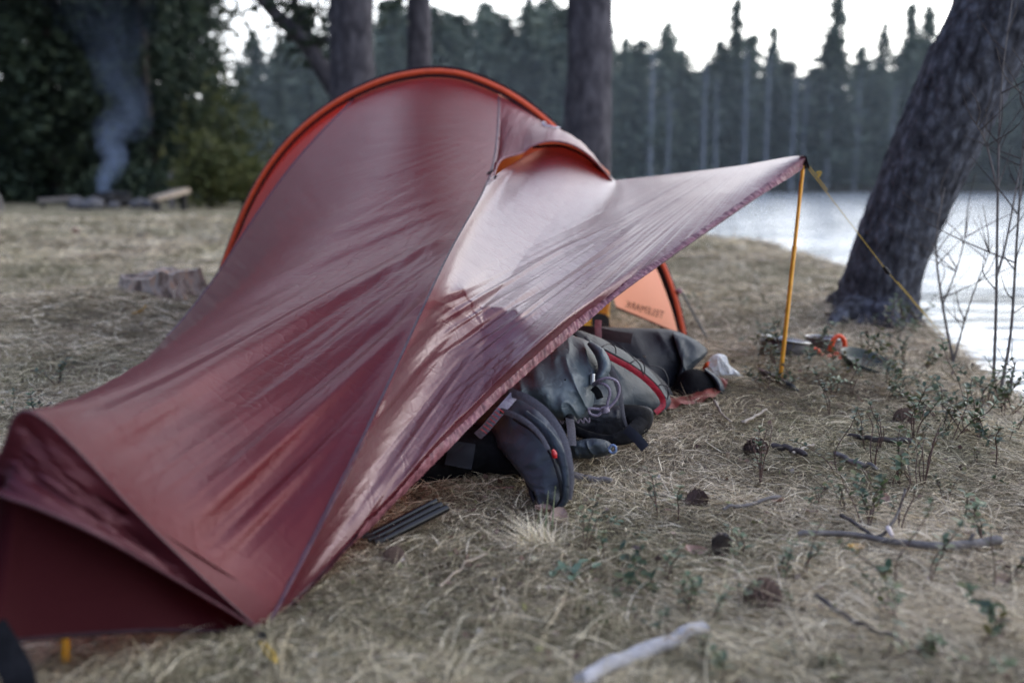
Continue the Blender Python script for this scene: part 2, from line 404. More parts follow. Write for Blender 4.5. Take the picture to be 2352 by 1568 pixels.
# ------------------------------------------------------------------ grass: matted dry straw (nobody could count it)
def blades(n, px0, px1, py0, py1, seed, lmul=1.0, wmul=1.0):
    r = np.random.default_rng(seed)
    g = G(r.uniform(px0, px1, n), r.uniform(py0, py1, n)); x, y = g[:, 0], g[:, 1]
    pt = fbm(x * 2.3 + 4, y * 2.3, 88, 3)
    keep = (x < bank(y) + .08 + .1 * r.random(n)) & (y < 16) & (r.random(n) < .42 + .9 * sstep(-.45, .15, pt))
    x, y = x[keep], y[keep]; n = len(x)
    z = hgt(x, y); d = np.hypot(x, y)
    cl = fbm(x * 3.1, y * 3.1, 41, 3); cl2 = fbm(x * 9, y * 9, 45, 2)
    L = r.uniform(.028, .085, n) * lmul * (1 + .5 * sstep(2.5, 6, d)) * (1 + .45 * cl)
    wd = r.uniform(.00045, .0010, n) * wmul * np.maximum(1, d / 2.1)
    az = r.uniform(0, 2 * np.pi, n); az = np.where(r.random(n) < .45, 2.4 + 3.0 * fbm(x * 1.7, y * 1.7, 51, 2) + r.normal(0, .5, n), az)
    el = np.abs(r.normal(.12, .30, n)) + .25 * (r.random(n) < .10) + .25 * np.clip(cl2, 0, 1)
    el = np.minimum(el, 1.25)
    curl = r.normal(0, 1.6, n); drop = r.uniform(.1, 1.1, n) * (.3 + el)
    k = 5; tt = np.linspace(0, 1, k)
    p = np.zeros((n, k, 3)); p[:, 0] = np.stack([x, y, z + .001 + r.uniform(-.004, .014, n)], -1)
    for i in range(1, k):
        a = az + curl * tt[i]; e = el - 2 * drop * tt[i]
        st = np.stack([np.cos(a) * np.cos(e), np.sin(a) * np.cos(e), np.sin(e)], -1) * (L / (k - 1))[:, None]
        p[:, i] = p[:, i - 1] + st
        p[:, i, 2] = np.maximum(p[:, i, 2], z + .002 + .012 * r.random(n))
    roll = r.uniform(-.9, .9, n)
    side = np.stack([-np.sin(az) * np.cos(roll), np.cos(az) * np.cos(roll), np.sin(roll)], -1)
    wt = wd[:, None] * np.array([1, .95, .8, .6, .15])[None]
    v = np.stack([p - side[:, None] * wt[..., None], p + side[:, None] * wt[..., None]], 2)      # n,k,2,3
    base = (np.arange(n) * (2 * k))[:, None]
    f = np.concatenate([base + np.array([[2 * i, 2 * i + 1, 2 * i + 3, 2 * i + 2]]) for i in range(k - 1)], 0)
    rnd = np.clip(.50 + .27 * r.normal(size=n) + .26 * cl + .14 * cl2 + .34 * np.minimum(0, fbm(x * 2.3 + 4, y * 2.3, 88, 3)), 0, 1)
    hue = np.clip(.36 + .7 * fbm(x * 1.3, y * 1.3, 61, 3) + .2 * r.normal(size=n), 0, 1)
    return v.reshape(-1, 3), f, np.repeat(rnd, 2 * k), np.repeat(hue, 2 * k)

t = NT('dry_grass'); at = t.n('ShaderNodeAttribute', attribute_name='rnd'); ah = t.n('ShaderNodeAttribute', attribute_name='hue')
ca = t.ramp(at.outputs['Fac'], [(0, (.055, .036, .022)), (.28, (.23, .17, .11)), (.54, (.57, .455, .31)), (1, (1.0, .88, .68))])
cb = t.ramp(at.outputs['Fac'], [(0, (.035, .042, .014)), (.32, (.155, .145, .065)), (.64, (.50, .43, .25)), (1, (.95, .83, .58))])
mx = t.n('ShaderNodeMix', data_type='RGBA'); t.l(ah.outputs['Fac'], mx.inputs[0]); t.l(ca, mx.inputs[6]); t.l(cb, mx.inputs[7])
t.l(mx.outputs[2], t.p.inputs['Base Color']); t.p.inputs['Roughness'].default_value = .6; t.p.inputs['Specular IOR Level'].default_value = .3
tr = t.n('ShaderNodeBsdfTranslucent'); t.l(mx.outputs[2], tr.inputs[0]); ms = t.n('ShaderNodeMixShader'); ms.inputs[0].default_value = .2
t.l(t.p.outputs[0], ms.inputs[1]); t.l(tr.outputs[0], ms.inputs[2]); t.l(ms.outputs[0], t.out.inputs[0]); M['straw'] = t.m
sets = [blades(200000, -250, 2650, 860, 1750, 1, 1.0, .74), blades(110000, -150, 2500, 560, 900, 2, 1.2, .8), blades(60000, -100, 2450, 462, 600, 3, 1.6, 1.3),
        blades(2500, -250, 2650, 900, 1750, 4, 1.5, 1.2)]
vs, fs, rn, hu, off = [], [], [], [], 0
for v, f, a, hh in sets:
    vs.append(v); fs.append(f + off); rn.append(a); hu.append(hh); off += len(v)
go = obj('grass', mesh_np('grass', np.concatenate(vs), np.concatenate(fs), True, {'rnd': np.concatenate(rn), 'hue': np.concatenate(hu)}), M['straw'])
tag(go, 'matted dry straw-coloured grass covering the clearing', 'grass', kind='stuff')

# leaf litter: crumbs of leaves, needles, bark and moss between the blades
r = np.random.default_rng(404); n = 7000
g_ = G(r.uniform(-150, 2500, n), 560 + 1150 * r.random(n) ** .8); x, y = g_[:, 0], g_[:, 1]; k_ = (x < bank(y) + .05) & (y < 9); x, y = x[k_], y[k_]; n = len(x)
sz = r.uniform(.002, .008, n) * np.maximum(1, np.hypot(x, y) / 2.2); c_ = np.stack([x, y, hgt(x, y) + r.uniform(.003, .016, n)], -1)
a_ = r.normal(size=(n, 3)) * [1, 1, .4]; a_ /= np.linalg.norm(a_, axis=1)[:, None]; b_ = np.cross(a_, r.normal(size=(n, 3)) * [.4, .4, 1]); b_ /= np.linalg.norm(b_, axis=1)[:, None]
el_ = r.uniform(.25, 1, n)[:, None]; q_ = np.stack([c_ - a_ * sz[:, None], c_ + b_ * sz[:, None] * el_ + [0, 0, .002], c_ + a_ * sz[:, None], c_ - b_ * sz[:, None] * el_], 1)
lm = leafmat('leaf_litter', [(.03, .02, .016), (.09, .05, .035), (.20, .12, .085), (.30, .21, .17), (.16, .17, .04), (.42, .36, .33)], .7, .1, .3)
o_ = obj('leaf_litter', mesh_np('leaf_litter', q_.reshape(-1, 3), np.arange(4 * n).reshape(n, 4), False, {'rnd': np.repeat(r.random(n), 4)}), lm); tag(o_, 'crumbs of dead leaves, bark and moss among the straw', 'leaf litter', kind='stuff')

# ------------------------------------------------------------------ the tent
tent = thing('tent', 'dusky red single-hoop tent with its door propped out as an awning beside the river', 'tent', (-.3, 2.6, 0))
HOOP = [(487, 662), (497, 640), (522, 570), (556, 482), (600, 398), (650, 330), (702, 278), (760, 234), (820, 200), (880, 175), (940, 160), (1000, 154),
        (1060, 160), (1120, 180), (1180, 210), (1240, 253), (1300, 307), (1350, 357), (1388, 398), (1440, 462), (1490, 540), (1530, 612), (1558, 690), (1576, 768)]
HY = lambda px: 4.0 + (px - 470) / (1580 - 470) * (-.24)
hp = cr(np.array(HOOP, float), 600); H3 = P(hp[:, 0], hp[:, 1], HY(hp[:, 0]))
base_l = np.array([[H3[0][0] - .03, H3[0][1], .02]])
H3full = np.vstack([base_l, H3, [[H3[-1][0] + .004, H3[-1][1], -.01]]])
ctr = H3full.mean(0)
inw = ctr - H3full; inw[:, 1] = 0; inw /= np.linalg.norm(inw, axis=1)[:, None]
iL = int(np.argmin(np.hypot(hp[:, 0] - 1160, hp[:, 1] - 200)))
Hfly = H3[:iL + 1] + inw[1:-1][:iL + 1] * .036 + [0, .004, 0]
fu = np.polyfit([0, .25, .5, .75, 1], [0, .30, .58, .80, 1], 4)
def hoop_at(u): return arc(Hfly, np.clip(np.polyval(fu, u), 0, 1))
ctrl = np.array([
    [(0, 0, 0)] * 5,
    [(388, 768, 3.25), (575, 560, 3.2), (775, 400, 3.15), (955, 345, 3.1), (1130, 388, 3.08)],
    [(278, 885, 2.6), (450, 740, 2.5), (640, 605, 2.45), (850, 565, 2.42), (1045, 560, 2.32)],
    [(118, 1018, 1.85), (215, 915, 1.7), (345, 838, 1.63), (590, 860, 1.68), (872, 930, 1.63)],
    [(-90, 1130, 1.12), (5, 1035, 1.1), (80, 950, 1.1), (330, 1195, 1.16), (605, 1452, 1.25)]], float)
C3 = np.zeros((5, 5, 3)); C3[1:] = P(ctrl[1:, :, 0], ctrl[1:, :, 1], ctrl[1:, :, 2]); C3[0] = hoop_at(np.linspace(0, 1, 5))
def fly_surf(us, vs_):
    nu, nv = len(us), len(vs_)
    def basis(ts):
        B = np.zeros((len(ts), 5))
        for k in range(5):
            B[:, k] = nat(k, 5, ts)
        return B
    Bu, Bv = basis(us), basis(vs_)
    S = np.einsum('ij,jkc,lk->ilc', Bv, C3, Bu)                    # v,u,3
    corr = hoop_at(us) - np.einsum('jc,lj->lc', C3[0], Bu)
    return S + corr[None] * ((1 - vs_) ** 2.2)[:, None, None]

def normals(g):
    du = np.gradient(g, axis=0); dv = np.gradient(g, axis=1)
    n = np.cross(du, dv); n /= np.linalg.norm(n, axis=-1)[..., None] + 1e-12
    if (n * (CAM - g)).sum() < 0: n = -n
    return n

def fan(px, py, c, seed, kf, kr):
    th = np.degrees(np.arctan2(py - c[1], c[0] - px)); r = np.hypot(px - c[0], py - c[1])
    w = .7 * vn(r / 520, th / 9, seed + 5)
    a = (th + w) * kf
    f = .75 * vn(a, r * kr, seed) + .30 * vn(a * 2.3 + 4, r * kr * 1.4, seed + 1) + .10 * vn(a * 5.1, r * kr * 2, seed + 2)
    return f, th, r

BUMP = np.array([(985, 706), (1064, 664), (1070, 680), (1110, 706), (1185, 710), (1222, 745), (1250, 800)], float)
BAMP = np.array([.0, .195, .175, .155, .195, .135, .04])
def bump(px, py):
    best = np.zeros_like(px)
    for k in range(len(BUMP) - 1):
        a, b = BUMP[k], BUMP[k + 1]; ab = b - a
        tt = np.clip(((px - a[0]) * ab[0] + (py - a[1]) * ab[1]) / (ab @ ab), 0, 1)
        dx = px - (a[0] + tt * ab[0]); dy = py - (a[1] + tt * ab[1])
        # falls away fast below the ridge, slowly along the pull to the upper right
        along = (dx * .80 - dy * .60); across = (dx * .60 + dy * .80)
        d = np.hypot(np.where(along > 0, along * .66, along * .72), across * np.where(across > 0, .55, 1.0))
        amp = BAMP[k] + (BAMP[k + 1] - BAMP[k]) * tt
        best = np.maximum(best, amp * np.exp(-d / 125))
    return best
def vdir(g):
    v = CAM - g; return v / np.linalg.norm(v, axis=-1)[..., None]

# near half of the flysheet
NU, NV = 330, 420
us = np.linspace(0, 1, NU); vv = np.linspace(0, 1, NV)
S = fly_surf(us, vv); Nn = normals(S); px, py = proj(S)
U = us[None] * np.ones((NV, 1)); V = vv[:, None] * np.ones((1, NU))
f1, th, r1 = fan(px, py, (1440, 310), 3, .34, 1 / 900)
f2, _, _ = fan(px, py, (1300, 250), 13, .8, 1 / 260)
f3 = fbm((px * .8 + py * .6) / 60, (px * -.6 + py * .8) / 16, 77, 3)
front = sstep(.36, .58, U - .10 * (V - .5)) * sstep(0, .32, V)
side = 1 - sstep(.40, .56, U)
edge = sstep(0, .05, 1 - U) * sstep(0, .06, V) * sstep(0, .10, 1 - V)
# the long pulls swell towards the foot of the tent
amp = front * (.0016 + .0125 * sstep(.30, .85, V) * (1 - .55 * sstep(.84, 1, V)))
disp = amp * f1 + front * .0009 * f2 * (1 - sstep(.6, 1, V)) + side * sstep(.05, .25, V) * .0022 * f3
disp = disp + .010 * np.exp(-((th - 29.5 - 1.0 * vn(r1 / 200, 0, 5)) / 1.5) ** 2) * sstep(260, 520, r1) * (1 - sstep(1050, 1350, r1))
S = S + Nn * (disp * edge)[..., None] + vdir(S) * (bump(px, py) * sstep(0, .1, V))[..., None]
FLY = S
mb = MB(); mb.grid(S); fly = obj('flysheet', mb, M['fly'], tent); fly.data.materials.append(M['fly_glow'])
seam2 = S[:, -1]; endE = S[-1]

# door panel, tied out to the pole tip
spx, spy = proj(fly_surf(np.array([1.0]), vv)[:, 0]); k0 = int(np.argmin(np.abs(spy - 412)))
Lc = arc(seam2[k0:], 400)
far_px = [tuple([*np.array(proj(Lc[0])), Lc[0][1]]), (1195, 366, 3.40), (1265, 338, 3.52), (1335, 352, 3.62), (1412, 414, 3.70), (1550, 399, 3.42), (1700, 380, 3.13), (1838, 358, 2.87), (1842, 386, 2.86)]
fa = PP(far_px); fa[0] = Lc[0]
seg1 = cr(fa[:5], 200); seg2 = cr(fa[4:], 200); Fc = arc(np.vstack([seg1, seg2[1:]]), 420)
Bp, Tp = endE[-1], Fc[-1]
NT_ = 400; tt = np.linspace(0, 1, NT_)
hpx = np.array([(1842, 386), (1730, 458), (1616, 536), (1460, 645), (1323, 748), (1144, 900), (1058, 984), (882, 1168), (804, 1243), (700, 1352), (605, 1452)], float)
ds_ = np.r_[0, np.cumsum(np.hypot(*np.diff(hpx, axis=0).T))]; ds_ /= ds_[-1]
Rc = arc(PP(np.c_[hpx, 1 / ((1 - ds_) / 2.86 + ds_ / 1.25) + .17 * np.sin(np.pi * ds_)]), 400); Rc[-1] = Bp
ss = np.linspace(0, 1, 420)
dev = Fc - ((1 - ss)[:, None] * Fc[0] + ss[:, None] * Fc[-1])
DV = np.zeros((NT_, 420, 3)); dodd = np.concatenate([-dev[::-1], dev[1:-1], -dev[::-1], dev[1:-1]], 0)   # odd mirror keeps the two ends still
ft = np.fft.fft(dodd, axis=0); fr_ = np.fft.fftfreq(len(dodd))
for k in range(NT_):
    sg = 1.0 + 95 * tt[k] ** .8
    w_ = np.exp(-2 * (np.pi * fr_ * sg) ** 2)[:, None]
    DV[k] = np.fft.ifft(ft * w_, axis=0).real[len(dev) - 1:2 * len(dev) - 1][:420]
D = (1 - ss)[None, :, None] * Lc[:, None] + ss[None, :, None] * Rc[:, None] + ((1 - tt) ** 1.35)[:, None, None] * DV
D[0] = Fc
Nd = normals(D); px, py = proj(D)
SS = ss[None] * np.ones((NT_, 1)); TT = tt[:, None] * np.ones((1, 420))
D = D - Nd * (.03 * np.sin(np.pi * SS) ** 1.2 * np.sin(np.pi * np.clip(TT * 1.15, 0, 1)))[..., None]
Nd = normals(D); px, py = proj(D)
f1, th, r1 = fan(px, py, (1790, 300), 31, .62, 1 / 700)
f2, _, _ = fan(px, py, (1800, 300), 37, 1.7, 1 / 300)
low = sstep(.42, .8, TT)
f4, _, _ = fan(px, py, (1460, 300), 43, .42, 1 / 800)
crk = fbm(px / 34, py / 34, 91, 3)
A1 = .0042 * sstep(200, 420, r1) * sstep(20, 29, th) * (1 - low)
r4 = np.hypot(px - 1460, py - 300)
disp = A1 * f1 + .0012 * f2 * sstep(22, 30, th) * (1 - .6 * low) + .0075 * f4 * low * sstep(380, 900, r4) * (1 - .6 * sstep(.90, 1, TT)) + .0005 * crk
for ang, w_, a_ in ((29.2, .45, .006), (31.5, .35, .005), (35.6, .35, .005), (37.2, .3, .004), (33.4, .4, -.005)):
    disp = disp + a_ * np.exp(-((th - ang - .5 * vn(r1 / 150, ang, 9)) / w_) ** 2) * sstep(330, 520, r1) * (1 - sstep(760, 950, r1))
edge = sstep(0, .06, SS) * sstep(0, .03, 1 - SS) * sstep(0, .04, TT) * sstep(0, .02, 1 - TT)
D = D + Nd * (disp * edge)[..., None] + vdir(D) * (bump(px, py) * sstep(0, .05, TT) * sstep(0, .10, 1 - SS))[..., None]
mb = MB(); mb.grid(D); obj('awning_panel', mb, M['door'], tent)
Rc = D[:, -1]

# stitched hem along the free edge, seam tapes
def ribbon(mbx, pts, wdir, half, lift, n=5, ripple=0, thick=.0015, fr=1):
    pts = np.asarray(pts); m = len(pts)
    wd_ = np.broadcast_to(np.asarray(wdir, float), (m, 3)); t_ = np.gradient(pts, axis=0); t_ /= np.linalg.norm(t_, axis=1)[:, None] + 1e-9
    wd_ = wd_ - t_ * (wd_ * t_).sum(1)[:, None]; wd_ = wd_ / (np.linalg.norm(wd_, axis=1)[:, None] + 1e-9)
    nn = np.cross(t_, wd_)
    if (nn * (CAM - pts)).sum() < 0: nn = -nn
    half = np.broadcast_to(np.asarray(half, float), (m,))
    w = np.linspace(-1, 1, n)
    s_ = np.r_[0, np.cumsum(np.linalg.norm(np.diff(pts, axis=0), axis=1))]
    zz = lift + thick * (1 - w[None] ** 2) + ripple * vn(s_[:, None] * 110 * fr + w[None] * 1.3, w[None] * 1.0 + s_[:, None] * 8, 5)
    g1 = pts[:, None] + wd_[:, None] * (half[:, None] * w[None])[..., None] + nn[:, None] * zz[..., None]
    mbx.grid(g1)
    return g1
pxe, pye = proj(Rc); hw = .0115 * np.ones(len(Rc))
mb = MB(); e2 = arc(Rc[2:], 900); e2in = arc(D[2:, -8], 900)
ribbon(mb, e2 * .55 + e2in * .45, e2in - e2, .0115, .003, 9, .0020, .002, fr=2.2)
hem = obj('hem_tape', mb, M['hem'], tent)
mb = MB(); ribbon(mb, e2, [0, 0, 1], .0035, .0005, 5, .0006, .003); mb.tube(e2, .0028, 6); obj('hem_binding', mb, M['seam'], tent)
mb = MB(); ribbon(mb, arc(seam2[4:], 500), [1, 0, 0], .0042, .0010, 5, .0008); mb.tube(arc(seam2[4:], 500), .0012, 5); obj('door_seam', mb, M['seam'], tent)
# ridge seam that runs from the hoop to the left foot of the arch
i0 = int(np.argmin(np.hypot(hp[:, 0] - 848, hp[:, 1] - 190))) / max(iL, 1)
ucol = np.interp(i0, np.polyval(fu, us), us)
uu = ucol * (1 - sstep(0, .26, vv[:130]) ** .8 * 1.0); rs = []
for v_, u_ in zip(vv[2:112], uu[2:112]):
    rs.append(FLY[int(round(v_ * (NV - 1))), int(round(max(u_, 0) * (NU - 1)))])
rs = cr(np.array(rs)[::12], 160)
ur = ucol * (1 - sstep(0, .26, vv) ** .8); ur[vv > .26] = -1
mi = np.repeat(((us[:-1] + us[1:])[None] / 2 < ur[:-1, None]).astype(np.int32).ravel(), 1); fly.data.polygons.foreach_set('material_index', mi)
mb = MB(); ribbon(mb, rs, [1, 0, 0], .005, .002, 5, .0004); obj('ridge_seam', mb, M['seam'], tent)

# hoop: orange pole sleeve between dark borders
mb = MB(); mb.tube(arc(H3full + inw * .018 + [0, -.012, 0], 260), .0115, 10); sl_ = obj('pole_sleeve', mb, M['sleeve'], tent)
mb = MB(); mb.tube(arc(H3full + inw * .001, 260), .0058, 6); obj('sleeve_border', mb, M['edge_dark'], tent)
mb = MB(); mb.tube(arc(H3full + inw * .034 + [0, -.016, 0], 260), .0055, 6); obj('sleeve_border', mb, M['edge_dark'], tent)

# far half of the flysheet, seen from inside through the open door
HF = arc(H3full, 120)
u = np.linspace(0, .83, 120); HF = arc(H3full, u)
farE = np.stack([-.20 + .52 * (u - .5) * 1.3, 6.3 + 0 * u, .12 + .42 * np.sin(np.pi * u) ** .7], -1)
vf = np.linspace(0, 1, 60)
FS = HF[None] * (1 - vf)[:, None, None] + farE[None] * vf[:, None, None]
FS[..., 2] -= .12 * np.sin(np.pi * vf)[:, None] * np.sin(np.pi * u)[None] ** .5
lift = sstep(.93, 1, u)[None] * sstep(0, .25, vf)[:, None] * .10
FS[..., 2] += lift
mb = MB(); mb.grid(FS); obj('flysheet_far_half', mb, M['far'], tent)
# a right-hand gusset running from the hoop leg back and down: the salmon panel with the print
gus = PP([(1490, 560, 3.80), (1522, 622, 3.79), (1553, 705, 3.77), (1571, 772, 3.77)])
q = PP([(1370, 560, 4.02), (1392, 625, 4.02), (1408, 680, 4.02), (1416, 706, 4.02)])
up = cr(gus, 40); dn = cr(q, 40); vv2 = np.linspace(0, 1, 40)
GS = up[:, None] * (1 - vv2)[None, :, None] + dn[:, None] * vv2[None, :, None]
GS = GS + np.array([.02, .03, .015]) * (np.sin(np.pi * vv2)[None] * np.sin(np.pi * np.linspace(0, 1, 40))[:, None])[..., None]
mb = MB(); mb.grid(GS); gp = obj('door_gusset', mb, M['far'], tent)
mb = MB(); mb.tube(cr(GS[-1], 60), .004, 6); obj('gusset_hem', mb, M['seam'], tent)
mb = MB(); mb.tube(cr(PP([(1482, 560, 3.78), (1514, 622, 3.775), (1545, 705, 3.755), (1562, 768, 3.74)]), 60), .006, 6); obj('gusset_border', mb, M['edge_dark'], tent)
# lettering on the gusset, read from the back
fc = bpy.data.curves.new('lettering', 'FONT'); fc.body = 'TELEMARK'; fc.size = .040; fc.align_x = 'CENTER'; fc.align_y = 'CENTER'; fc.extrude = .0004; fc.space_character = 1.05
lt0 = bpy.data.objects.new('lettering_curve', fc); COL.objects.link(lt0); bpy.context.view_layer.update()
lme = bpy.data.meshes.new_from_object(lt0); bpy.data.objects.remove(lt0)
lme.materials.clear(); lme.materials.append(M['print_dark'])
lt = bpy.data.objects.new('lettering', lme); COL.objects.link(lt); lt.parent = gp
i_, j_ = 33, 21
ax = GS[i_, 6] - GS[i_, 34]; ax /= np.linalg.norm(ax); nz_ = np.cross(ax, GS[24, j_] - GS[36, j_]); nz_ /= np.linalg.norm(nz_)
if nz_ @ (CAM - GS[i_, j_]) < 0: nz_ = -nz_
ay = np.cross(nz_, ax)
mt = Matrix(((-ax[0], ay[0], nz_[0], 0), (-ax[1], ay[1], nz_[1], 0), (-ax[2], ay[2], nz_[2], 0), (0, 0, 0, 1)))
lt.matrix_parent_inverse = Matrix.Identity(4)
lt.matrix_local = Matrix.Translation(Vector(GS[i_, j_] + nz_ * .012)) @ mt

# vent hood over the door
i1 = int(np.argmin(np.hypot(hp[:, 0] - 1163, hp[:, 1] - 202))); i2 = int(np.argmin(np.hypot(hp[:, 0] - 1408, hp[:, 1] - 424)))
topc = arc(H3[i1:i2] + inw[1:-1][i1:i2] * .03 + [0, -.02, 0], 120)
br = cr(PP([(1130, 415, 3.05), (1150, 368, 3.20), (1196, 352, 3.28), (1222, 335, 3.30), (1262, 324, 3.34), (1310, 331, 3.40), (1352, 356, 3.48), (1385, 390, 3.58), (1412, 424, 3.68)]), 120)
br[0] = Lc[0]
leftc = arc(seam2[2:k0 + 1], 60); 
sv = np.linspace(0, 1, 60)
HD = topc[None] * (1 - sv)[:, None, None] + br[None] * sv[:, None, None]
lin = topc[0] * (1 - sv)[:, None] + br[0] * sv[:, None]
HD = HD + (leftc - lin)[:, None] * ((1 - np.linspace(0, 1, 120)) ** 3)[None, :, None]
Nh = normals(HD); pxh, pyh = proj(HD)
fh = fbm((pxh * .9 + pyh * .45) / 14, (pxh * -.45 + pyh * .9) / 70, 17, 3)
HD = HD + Nh * ((.035 * np.sin(np.pi * sv)[:, None] * np.sin(np.pi * np.linspace(.02, .98, 120))[None]) + .006 * fh * np.sin(np.pi * sv)[:, None] * (1 - np.linspace(0, 1, 120))[None] ** .7)[..., None]
mb = MB(); mb.grid(HD); hd = obj('vent_hood', mb, M['hood'], tent)
mb = MB(); mb.tube(HD[-1], .0042, 8); obj('hood_brim', mb, M['hem'], hd, loc=(0, 0, 0))
mb = MB(); mb.tube(cr(PP([(1225, 338, 3.45), (1290, 336, 3.5), (1345, 360, 3.58), (1388, 400, 3.66)]), 60), .005, 6); obj('door_zip', mb, M['edge_dark'], tent)
# lining inside the vent
mb = MB(); a_ = cr(PP([(1180, 385, 3.55), (1230, 325, 3.66), (1300, 312, 3.72), (1400, 395, 3.76)]), 40); b_ = cr(PP([(1190, 420, 3.6), (1250, 372, 3.70), (1320, 380, 3.72), (1400, 430, 3.76)]), 40)
mb.grid(np.stack([a_, (a_ + b_) / 2, b_], 0)); obj('vent_lining', mb, M['far'], tent)
# emblem printed on the hood: an open ring with two small peaks
def onhood(qx, qy):
    d = (pxh - qx) ** 2 + (pyh - qy) ** 2; k = np.unravel_index(np.argmin(d), d.shape); return HD[k] + Nh[k] * .004
ring = [onhood(1266 + 27 * math.cos(a), 302 + 15 * math.sin(a)) for a in np.linspace(R(70), R(300), 16)]
mb = MB(); mb.tube(cr(ring, 60), .0022, 5)
mb.tube(cr([onhood(*q) for q in ((1256, 305), (1262, 293), (1268, 302), (1276, 291), (1284, 300), (1296, 306))], 40), .002, 5)
obj('emblem', mb, M['logo'], hd, loc=(0, 0, 0))
# small toggle cords by the hood
mb = MB(); mb.tube(cr(PP([(1132, 392, 3.0), (1120, 400, 2.98), (1128, 414, 2.97), (1140, 404, 2.98)]), 20), .0035, 6); obj('toggle', mb, M['edge_dark'], tent)

# foot end: little hood, shaded end wall, short corner pole
nE = len(endE); kA = int(np.argmin(np.abs(us - .5)))
hemE = cr(PP([(-95, 1135, 1.12), (-30, 1118, 1.08), (0, 1136, 1.07), (100, 1172, 1.08), (250, 1242, 1.11), (420, 1340, 1.17), (520, 1400, 1.21), (603, 1453, 1.25)]), nE)
q = np.linspace(0, 1, 50)
EH = endE[None] * (1 - q)[:, None, None] + hemE[None] * q[:, None, None]
Ne = normals(EH); pe, qe = proj(EH)
fe = fbm((pe * .86 + qe * .5) / 130, (pe * -.5 + qe * .86) / 24, 23, 3)
EH = EH + Ne * ((-.018 + .012 * fe) * np.sin(np.pi * q)[:, None])[..., None]
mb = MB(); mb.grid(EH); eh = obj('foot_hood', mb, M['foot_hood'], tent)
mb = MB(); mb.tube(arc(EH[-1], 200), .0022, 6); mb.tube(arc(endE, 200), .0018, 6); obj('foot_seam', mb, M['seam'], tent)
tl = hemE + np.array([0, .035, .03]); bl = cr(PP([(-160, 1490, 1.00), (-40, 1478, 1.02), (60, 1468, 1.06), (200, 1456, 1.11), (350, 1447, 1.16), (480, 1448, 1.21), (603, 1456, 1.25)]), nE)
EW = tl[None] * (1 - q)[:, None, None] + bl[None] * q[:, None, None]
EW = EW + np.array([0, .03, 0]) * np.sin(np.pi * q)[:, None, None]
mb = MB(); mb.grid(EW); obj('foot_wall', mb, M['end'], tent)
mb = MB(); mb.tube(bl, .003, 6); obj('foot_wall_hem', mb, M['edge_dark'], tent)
A3 = endE[kA]
mb = MB(); mb.tube(np.array([[A3[0] - .012, A3[1] + .05, -.02], [A3[0] - .004, A3[1] + .075, A3[2] - .03]]), .0055, 10); obj('corner_pole', mb, M['yellow_pole'], tent)
st = cr(PP([(-20, 1440, 1.02), (15, 1500, 1.00), (45, 1560, .97), (60, 1640, .96)]), 20)
mb = MB(); ribbon(mb, st, [1, 0, 0], .016, 0, 5, .001); obj('foot_strap', mb, M['black_fab'], tent)
# pegged corner: dark tab, yellow loop, peg
mb = MB(); ribbon(mb, cr(PP([(601, 1444, 1.240), (602, 1462, 1.212), (604, 1480, 1.192)]), 10), [1, 0, 0], .007, 0, 5); obj('corner_tab', mb, M['black_fab'], tent)
mb = MB(); mb.tube(cr(PP([(597, 1474, 1.192), (606, 1492, 1.17), (620, 1508, 1.148), (634, 1520, 1.132), (630, 1502, 1.155), (618, 1488, 1.172), (608, 1475, 1.190)]), 40), .0016, 6); obj('peg_loop', mb, M['yellow_cord'], tent)
# inner tent
def inr(y): return np.interp(y, [1.3, 2.3, 3.2, 4.0, 4.6, 6.0], [-.42, -.28, .02, .405, .30, -.05])
ys = np.linspace(1.5, 5.8, 40); rows = []
for y in ys:
    xr = inr(y); xl = np.interp(y, [1.3, 4, 6], [-.66, -1.05, -.5]); hh = np.interp(y, [1.3, 2.3, 3.2, 3.9, 6], [.2, .30, .48, .78, .3]); xm = (xl + xr) / 2
    rows.append(cr([(xr, y, .02), (xr - .02, y, hh * .5), (xr * .5 + xm * .5, y, hh * .92), (xm, y, hh), (xl * .6 + xm * .4, y, hh * .85), (xl, y, .04)], 40))
mb = MB(); mb.grid(np.array(rows)); it = obj('inner_tent', mb, M['inner'], tent)
mb = MB(); g_ = cr(PP([(1300, 712, 3.75), (1340, 716, 3.78), (1385, 720, 3.82), (1399, 728, 3.84)]), 20); h_ = cr(PP([(1300, 800, 3.75), (1340, 800, 3.78), (1385, 800, 3.82), (1403, 800, 3.84)]), 20)
mb.grid(np.stack([g_, (g_ + h_) / 2, h_], 0)); obj('inner_door', mb, M['mesh_black'], it, loc=-Vector(tent.location) * 0)
# awning tip: dark patch with grommet strap
mb = MB(); ribbon(mb, cr(PP([(1836, 358, 2.86), (1848, 358, 2.858), (1853, 372, 2.856), (1857, 388, 2.855)]), 16), [0, 1, .2], .012, 0, 5)
ribbon(mb, cr(PP([(1842, 360, 2.865), (1845, 374, 2.862), (1846, 388, 2.862)]), 10), [1, 0, 0], .008, 0, 5); obj('tip_patch', mb, M['edge_dark'], tent)

